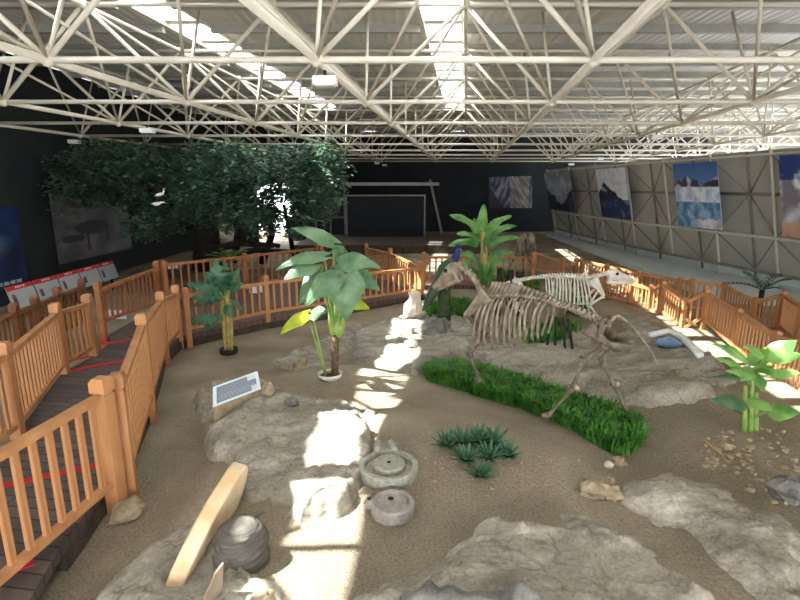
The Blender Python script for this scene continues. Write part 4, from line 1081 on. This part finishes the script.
# ---------------------------------------------------------------- skeletons
def skeleton(name, label, J, loc3, fdir, scale, m, md):
    """J holds joints in the animal's own frame: x forward, y left, z up"""
    t = thing(name, label, 'skeleton', loc3)
    f = V((fdir[0],fdir[1],0)).normalized(); l = V((-f.y,f.x,0)); O = V(loc3)
    W = lambda q: O + (f*q[0] + l*q[1] + V((0,0,q[2])))*scale
    s = scale
    def path(pts, n):
        ds = [0]
        for a, b in zip(pts, pts[1:]): ds.append(ds[-1]+(V(b)-V(a)).length)
        res = []
        for i in range(n):
            d = ds[-1]*i/(n-1); k = max(j for j in range(len(ds)-1) if ds[j] <= d+1e-9); u = (d-ds[k])/max(1e-9,ds[k+1]-ds[k])
            res.append(V(pts[k]).lerp(V(pts[k+1]), u))
        return res
    # trunk vertebrae with spinous processes
    NV = 27
    sp = path([(x,0,z) for x,z in J['spine']], NV)
    for i, q in enumerate(sp):
        mb = MB(); dx = (sp[min(i+1,NV-1)]-sp[max(i-1,0)]).normalized()
        mb.ball(W(q), .042*s, 8, 6, (1,1,.9)); hgt = J['proc'](i/(NV-1)); bk = V((-.5 if J.get('sweep',1) else -.2,0,1)).normalized()
        tip = q+bk*hgt
        mb.tube([W(q), W(q+(tip-q)*.6), W(tip)], [.026*s,.020*s,.026*s], 6, 1.0)
        for sg in (-1,1): mb.tube([W(q), W(q+V((0,sg*(.10 if i > 17 else .06),.015)))], [.02*s,.012*s], 5)
        mb.build('vertebra', m, t, smooth=True)
    for nm, pts, n, r0, r1 in (('neck_vertebra', J['neck'], 8, .055, .05), ('tail_vertebra', J['tail'], 14, .035, .010)):
        pp = path([(x,0,z) for x,z in pts], n)
        for i, q in enumerate(pp):
            r = r0+(r1-r0)*i/(n-1); mb = MB(); d = (pp[min(i+1,n-1)]-pp[max(i-1,0)]).normalized()
            L_ = (pp[1]-pp[0]).length*.62
            mb.tube([W(q-d*L_*.8), W(q-d*L_*.3), W(q+d*L_*.3), W(q+d*L_*.8)], [r*.9*s,r*.6*s,r*.6*s,r*.9*s], 7)
            if nm[0] == 'n':
                nn = V((d.z,0,-d.x)); nn = nn if nn.z > 0 or nn.x < 0 else -nn
                mb.tube([W(q), W(q+nn*.07)], [.02*s,.01*s], 5); mb.tube([W(q+V((0,-.06,0))), W(q+V((0,.06,0)))], .018*s, 5)
            mb.build(nm, m, t, smooth=True)
    # ribs
    for i, (xb, zb) in enumerate(J['ribs']):
        q = sp[int(1+i*14.5/len(J['ribs']))]
        for sg in (-1,1):
            pts = []
            for k in range(11):
                u = k/10; lat_ = .03+J['rw']*math.sin(math.pi*min(1,u**.75)*.80)*(1-.12*u)
                pts.append(W((q.x+(xb-q.x)*u**1.3, sg*lat_, q.z+.02*math.sin(u*3.1)+(zb-q.z)*u**1.15)))
            MB().tube(pts, [.015*s,.016*s]+[.019*s]*5+[.019*s,.018*s,.017*s,.013*s], 6).build('rib', m, t, smooth=True)
    # skull and jaw
    a, b = V((J['occ'][0],0,J['occ'][1])), V((J['nose'][0],0,J['nose'][1])); d = (b-a); nn = V((-d.z,0,d.x)).normalized(); nn = nn if nn.z > 0 else -nn
    prof = [(0,.05,.0),(.08,.09,.0),(.2,.125,-.01),(.34,.125,-.02),(.5,.10,-.03),(.7,.066,-.035),(.88,.055,-.035),(1,.034,-.04)]
    h = d.length/.62
    MB().tube([W(a+d*u+nn*o) for u,_,o in prof], [r*h*s for _,r,_ in prof], 12, .72, up=tuple((f*nn.x+V((0,0,nn.z))))).build('skull', m, t, smooth=True)
    sk_ = t.children[-1] if False else [c for c in bpy.data.objects if c.parent == t and c.name.startswith('skull')][-1]
    for sg in (-1,1):
        e = a+d*.33+V((0,sg*.085*h,0))+nn*.03
        MB().ball(W(e), .034*h*s, 8, 6).build('eye_socket', M_cavity, sk_, smooth=True)  # dark ball in place of the socket's inner shade
    ja = V((J['jaw'][0][0],0,J['jaw'][0][1])); jb = V((J['jaw'][1][0],0,J['jaw'][1][1])); c = a+d*.16
    mb = MB()
    for sg in (-1,1):
        o = V((0,sg*.055,0))
        mb.tube([W(c+o), W(ja+o), W(ja.lerp(jb,.35)+o*.9), W(jb+o*.35)], [.035*h*s,.055*h*s,.04*h*s,.022*h*s], 8, .45)
    mb.build('jaw', m, t, smooth=True)
    for sg in (-1,1):
        mb = MB()
        for k in range(6):
            q = a+d*(.5+.045*k)-nn*(.085*h)+V((0,sg*.035,0)); mb.box(W(q), (.03*s,.016*s,.035*s))
        mb.build('tooth_row', m, sk_)
    # girdles and limbs
    def bone(nm, a, b, r, n=8):
        a, b = V(a), V(b)
        MB().tube([W(a.lerp(b,u)) for u in (0,.06,.16,.5,.84,.94,1)], [r*.9*s,r*1.45*s,r*.85*s,r*.6*s,r*.85*s,r*1.5*s,r*.9*s], n).build(nm, md, t, smooth=True)
    for sg, leg in zip((1,-1), J['fore']):
        sc0, sh, elb, carp, foot = leg; y = .13*sg; ys = .17*sg
        mb = MB(); A, B = V((sc0[0],ys*.8,sc0[1])), V((sh[0],ys,sh[1])); dd = B-A; sd_ = V((dd.z,0,-dd.x)).normalized()
        pl = [A+sd_*.11, A-sd_*.11, A.lerp(B,.5)-sd_*.06, B-sd_*.035, B+sd_*.035, A.lerp(B,.5)+sd_*.06]
        mb.add([W(q+V((0,.008,0))) for q in pl]+[W(q-V((0,.008,0))) for q in pl], [(0,1,2,3,4,5),(11,10,9,8,7,6)]+[(i,(i+1)%6,6+(i+1)%6,6+i) for i in range(6)])
        mb.tube([W(A),W(B)], [.012*s,.02*s], 5)
        mb.build('scapula', m, t)
        bone('humerus', (sh[0],ys,sh[1]), (elb[0],y,elb[1]), .036); bone('radius', (elb[0],y,elb[1]), (carp[0],y,carp[1]), .03)
        bone('metacarpal', (carp[0],y,carp[1]), (foot[0],y,foot[1]), .022)
        MB().ball(W((foot[0]+.03,y,foot[1])), .045*s, 8, 6, (1.3,1,.7)).build('hoof', md, t, smooth=True)
    hp = J['hip']
    for sg, leg in zip((1,-1), J['hind']):
        knee, hock, foot = leg; y = .13*sg; yf = J['hl'][0 if sg > 0 else 1]; yh = (y+yf)/2
        mb = MB(); h_ = V((hp[0],y,hp[1])); il = V((hp[0]+.2,.17*sg,hp[1]+.17)); isx = V((hp[0]-.24,.09*sg,hp[1]+.0)); il2 = V((hp[0]+.07,.05*sg,hp[1]+.24))
        mb.tube([W(h_),W(h_.lerp(il,.5)),W(il)], [.06*s,.055*s,.10*s], 8, .35); mb.tube([W(h_.lerp(il,.4)),W(il2)], [.07*s,.08*s], 8, .35)
        mb.tube([W(il),W(il2)], .035*s, 6, .5); mb.tube([W(h_),W(isx)], [.045*s,.05*s], 8, .5); mb.tube([W(isx),W((hp[0]-.08,.0,hp[1]-.08)),W(h_)], .025*s, 6)
        mb.build('pelvis', md, t, smooth=True)
        bone('femur', (hp[0],y,hp[1]), (knee[0],y,knee[1]), .042); bone('tibia', (knee[0],y,knee[1]), (hock[0],yh,hock[1]), .034)
        bone('metatarsal', (hock[0],yh,hock[1]), (foot[0],yf,foot[1]), .025)
        MB().ball(W((hock[0]-.04,yh,hock[1]+.02)), .04*s, 8, 6).build('heel_bone', m, t, smooth=True)
        MB().ball(W((foot[0]+.03,yf,foot[1])), .045*s, 8, 6, (1.3,1,.7)).build('hoof', md, t, smooth=True)
    # breastbone
    r0, r1 = J['ribs'][0], J['ribs'][min(4,len(J['ribs'])-1)]
    MB().tube([W((J['fore'][0][1][0]+.03,0,J['fore'][0][1][1]-.02)), W((r0[0],0,r0[1]+.02)), W((r1[0],0,r1[1]+.02))], [.02*s,.03*s,.02*s], 6).build('breastbone', md, t, smooth=True)
    return t
Ha, Hb = G(546,417,.34), G(627,412,.34); Fa = G(479,383,.36)
O1 = (Ha+Hb)/2; O1.z = .33
f1 = V((Fa.x-O1.x, Fa.y-O1.y, 0)); f1 = V((f1.x, f1.y, 0)).normalized(); l1 = V((-f1.y, f1.x, 0))
def S(px, py, lat_=0.0):
    d = ray(px, py); o = V((0,0,CH)); t = (lat_ - (o-O1).dot(l1))/d.dot(l1); p = o+d*t-O1
    return (p.dot(f1), p.z)
la, lb = (Ha-O1).dot(l1), (Hb-O1).dot(l1)
J1 = dict(
    spine=[S(486,297),S(510,295),S(540,299),S(570,308),S(590,317),S(608,325)],
    proc=lambda u: .24-.19*min(1,u/.62) if u < .62 else .055+.03*(u-.62),
    neck=[S(484,301),S(480,290),S(475,280),S(468,272),S(459,266)],
    tail=[S(608,323),S(618,315),S(628,322),S(640,336),S(649,348),S(656,361)],
    ribs=[S(478,338),S(484,341),S(489,344),S(497,347),S(503,346),S(509,345),S(515,345),S(520,343),S(526,341),S(531,339),S(537,338),S(543,336)],
    rw=.20, occ=S(459,265), nose=S(432,285), jaw=(S(459,279),S(437,290)),
    fore=[(S(486,294,.15),S(466,316,.15),S(477,334,.13),S(470,357,.13),S(480,381,.13)), (S(486,294,-.15),S(470,317,-.15),S(486,336,-.13),S(468,356,-.13),S(478,374,-.13))],
    hip=S(610,342), hind=[(S(581,362,.15),S(573,388,(.13+la)/2),S(548,416,la)), (S(602,362,-.13),S(614,385,(-.13+lb)/2),S(627,411,lb))], hl=(la,lb))
skeleton('animal_skeleton', 'large brown horse like skeleton striding left over the long grass bed', J1, tuple(O1), (f1.x,f1.y), 1.0, M_bone, M_bone_d)
def level(J, neck, occ, nose, jaw):
    K = dict(J); x0 = J['spine'][0][0]; xe = J['spine'][-1][0]
    zs = J['spine'][0][1]
    K['neck'] = [(x0+a, zs+b) for a,b in neck]; K['occ'] = (x0+occ[0],zs+occ[1]); K['nose'] = (x0+nose[0],zs+nose[1]); K['jaw'] = tuple((x0+a,zs+b) for a,b in jaw)
    K['proc'] = lambda u: .10-.06*u
    K['spine'] = [(x0,zs),(x0*.75+xe*.25,zs+.02),(x0*.5+xe*.5,zs+.02),(x0*.25+xe*.75,zs-.03),(xe,zs-.1)]
    K['tail'] = [(xe-.1,zs-.12),(xe-.25,zs-.2),(xe-.3,zs-.45),(xe-.3,zs-.7)]
    return K
J2 = level(J1, [(.0,.0),(.1,.02),(.25,.06),(.38,.10)], (.38,.12), (1.0,.02), ((.45,-.08),(.95,-.08)))
q = Q(551,268,10.3)
sk2z = height(q.x, q.y)
k2 = .93; 
x_mid = (J2['spine'][0][0]+J2['spine'][-1][0])/2*k2
f2 = V((1,-.12,0)).normalized()
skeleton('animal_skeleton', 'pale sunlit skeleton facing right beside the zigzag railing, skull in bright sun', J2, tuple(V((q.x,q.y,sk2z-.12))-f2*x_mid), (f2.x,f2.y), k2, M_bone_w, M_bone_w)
q = Q(522,262,16.2)
skeleton('animal_skeleton', 'small dark skeleton standing far back beside the far railing, facing the camera', J2, (q.x+.2, q.y+.9, .15), (-.12,-1), 1.05, M_bone, M_bone_d)

# ---------------------------------------------------------------- birds
YB = 10.4
st = Q(444,290,YB); sg_ = V((st.x, st.y, height(st.x,st.y)-.05))
tag(MB().tube([sg_, sg_.lerp(st,.5)+V((.02,0,0)), st], [.16,.12,.14], 12).build('tree_stump', M_moss, smooth=True), 'mossy stump under the perched peacock', 'stump')
pk = thing('peacock', 'dark green peacock with a blue neck perched on the mossy stump, long train hanging', 'bird', st)
pth = [(423,311,10.1),(429,300,10.15),(436,287,10.2),(441,278,10.3),(445,270,10.4),(450,265,10.4),(454,260,10.4)]
MB().tube([Q(*a) for a in pth], [.03,.09,.11,.13,.16,.15,.09], 12, [.9,1.1,1.1,1.0,.9,.9,.9]).build('body', M_pea, pk, smooth=True)
MB().tube([Q(450,266,10.4),Q(454,260,10.4),Q(457,254,10.4),Q(458,250,10.4),Q(460,249,10.38)], [.125,.09,.062,.062,.03], 10).build('neck', M_peab, pk, smooth=True); nk_ = [c for c in bpy.data.objects if c.parent == pk and c.name.startswith('neck')][-1]
h0 = Q(460,249.5,10.38)
MB().tube([h0, h0+V((.06,-.02,-.02))], [.02,.004], 6).build('beak', M_yel, nk_, smooth=True)
mb = MB(); c0_ = Q(457.5,249,10.4)
for k in range(5):
    e = c0_+V((-.05+.02*k,0,.09)); mb.tube([c0_,e], .004, 4); mb.ball(e, .014, 6, 4)
mb.build('crest', M_peab, nk_)
for dx in (-.04,.05): MB().tube([Q(447,272,10.4)+V((dx,0,0)), st+V((dx,0,-.01))], [.03,.014], 6).build('leg', M_stem_y, pk, smooth=True)
def egret(px, py, Y, label, up=True):
    p = Q(px, py, Y); t = thing('egret', label, 'bird', p-V((0,0,.1)), 'white egrets in the tree')
    if up: pts = [(-.20,0,.0),(-.10,0,.03),(.0,0,.05),(.10,0,.08),(.16,0,.16),(.15,0,.24),(.19,0,.29)]
    else: pts = [(-.22,0,.02),(-.10,0,.0),(.0,0,.0),(.10,0,.03),(.18,0,.07),(.23,0,.07),(.27,0,.06)]
    pts = [tuple(.68*c for c in a) for a in pts]
    MB().tube([p+V(a) for a in pts], [.01,.04,.05,.034,.018,.015,.019], 10).build('body', M_egret, t, smooth=True)
    e = p+V(pts[-1]); MB().tube([e, e+V((.06,0,-.01))], [.01,.003], 6).build('beak', M_yel, t)
    for dx in (-.01,.03): MB().tube([p+V((dx,0,-.03)), p+V((dx,0,-.22))], .007, 5).build('leg', M_black, t)
egret(160,196,13.6,'upper white egret with raised neck perched in the tree')
egret(157,204,13.6,'lower white egret with level neck perched in the tree', False)

# pipe and plastic in the sun strip
a = hit(640,333); pts = [hit(650,338), hit(668,334), hit(682,340), hit(692,350), hit(699,358)]
tag(MB().tube([q+V((0,0,.05)) for q in pts], .06, 10).build('white_pipe', M_white, smooth=True), 'bent white plastic pipe lying in the sunlit strip by the zigzag railing', 'pipe')
p = hit(668,347); mb = MB(); mb.ball(p+V((0,0,.07)), .19, 14, 8, (1.1,.7,.5), None, .5, 2, 31)
tag(mb.build('plastic_bag', M_bluebag, smooth=True), 'crumpled blue and white plastic bag in the sun beside the pipe', 'bag')
p = hit(663,433)
tag(MB().tube([hit(704,441)+V((0,0,.015)), hit(724,458)+V((0,0,.015))], .012, 6).build('twig', M_stem_y), 'thin dry stick lying among the stones on the right dirt bank', 'stick')

# ---------------------------------------------------------------- camera, sun, sky
cam = bpy.data.cameras.new('camera'); cam.lens = FPX/800*36; cam.sensor_width = 36; cam.clip_end = 200
co = bpy.data.objects.new('camera', cam); COL.objects.link(co); co.location = (0,0,CH); co.rotation_euler = (R(90)-PITCH,0,0)
sc.camera = co
sun = bpy.data.lights.new('sun','SUN'); sun.energy = 26; sun.angle = R(.6); sun.color = (1,.97,.92)
so = bpy.data.objects.new('sun', sun); COL.objects.link(so)
SD = V((.80,.0,-1)).normalized()
so.rotation_euler = SD.to_track_quat('-Z','Y').to_euler()
w = bpy.data.worlds.new('sky'); sc.world = w; w.use_nodes = True
bg = w.node_tree.nodes['Background']; bg.inputs[0].default_value = (.90,.95,1.0,1); bg.inputs[1].default_value = 8.0
sc.view_settings.view_transform = 'Standard'; sc.view_settings.look = 'None'; sc.view_settings.exposure = .5; sc.view_settings.gamma = 1
sc.view_settings.use_curve_mapping = False
sc.cycles.use_denoising = True; sc.cycles.max_bounces = 8; sc.cycles.diffuse_bounces = 5; sc.cycles.transparent_max_bounces = 12; sc.cycles.sample_clamp_indirect = 6
for o in list(bpy.data.objects):
    if '_org' in o: del o['_org']
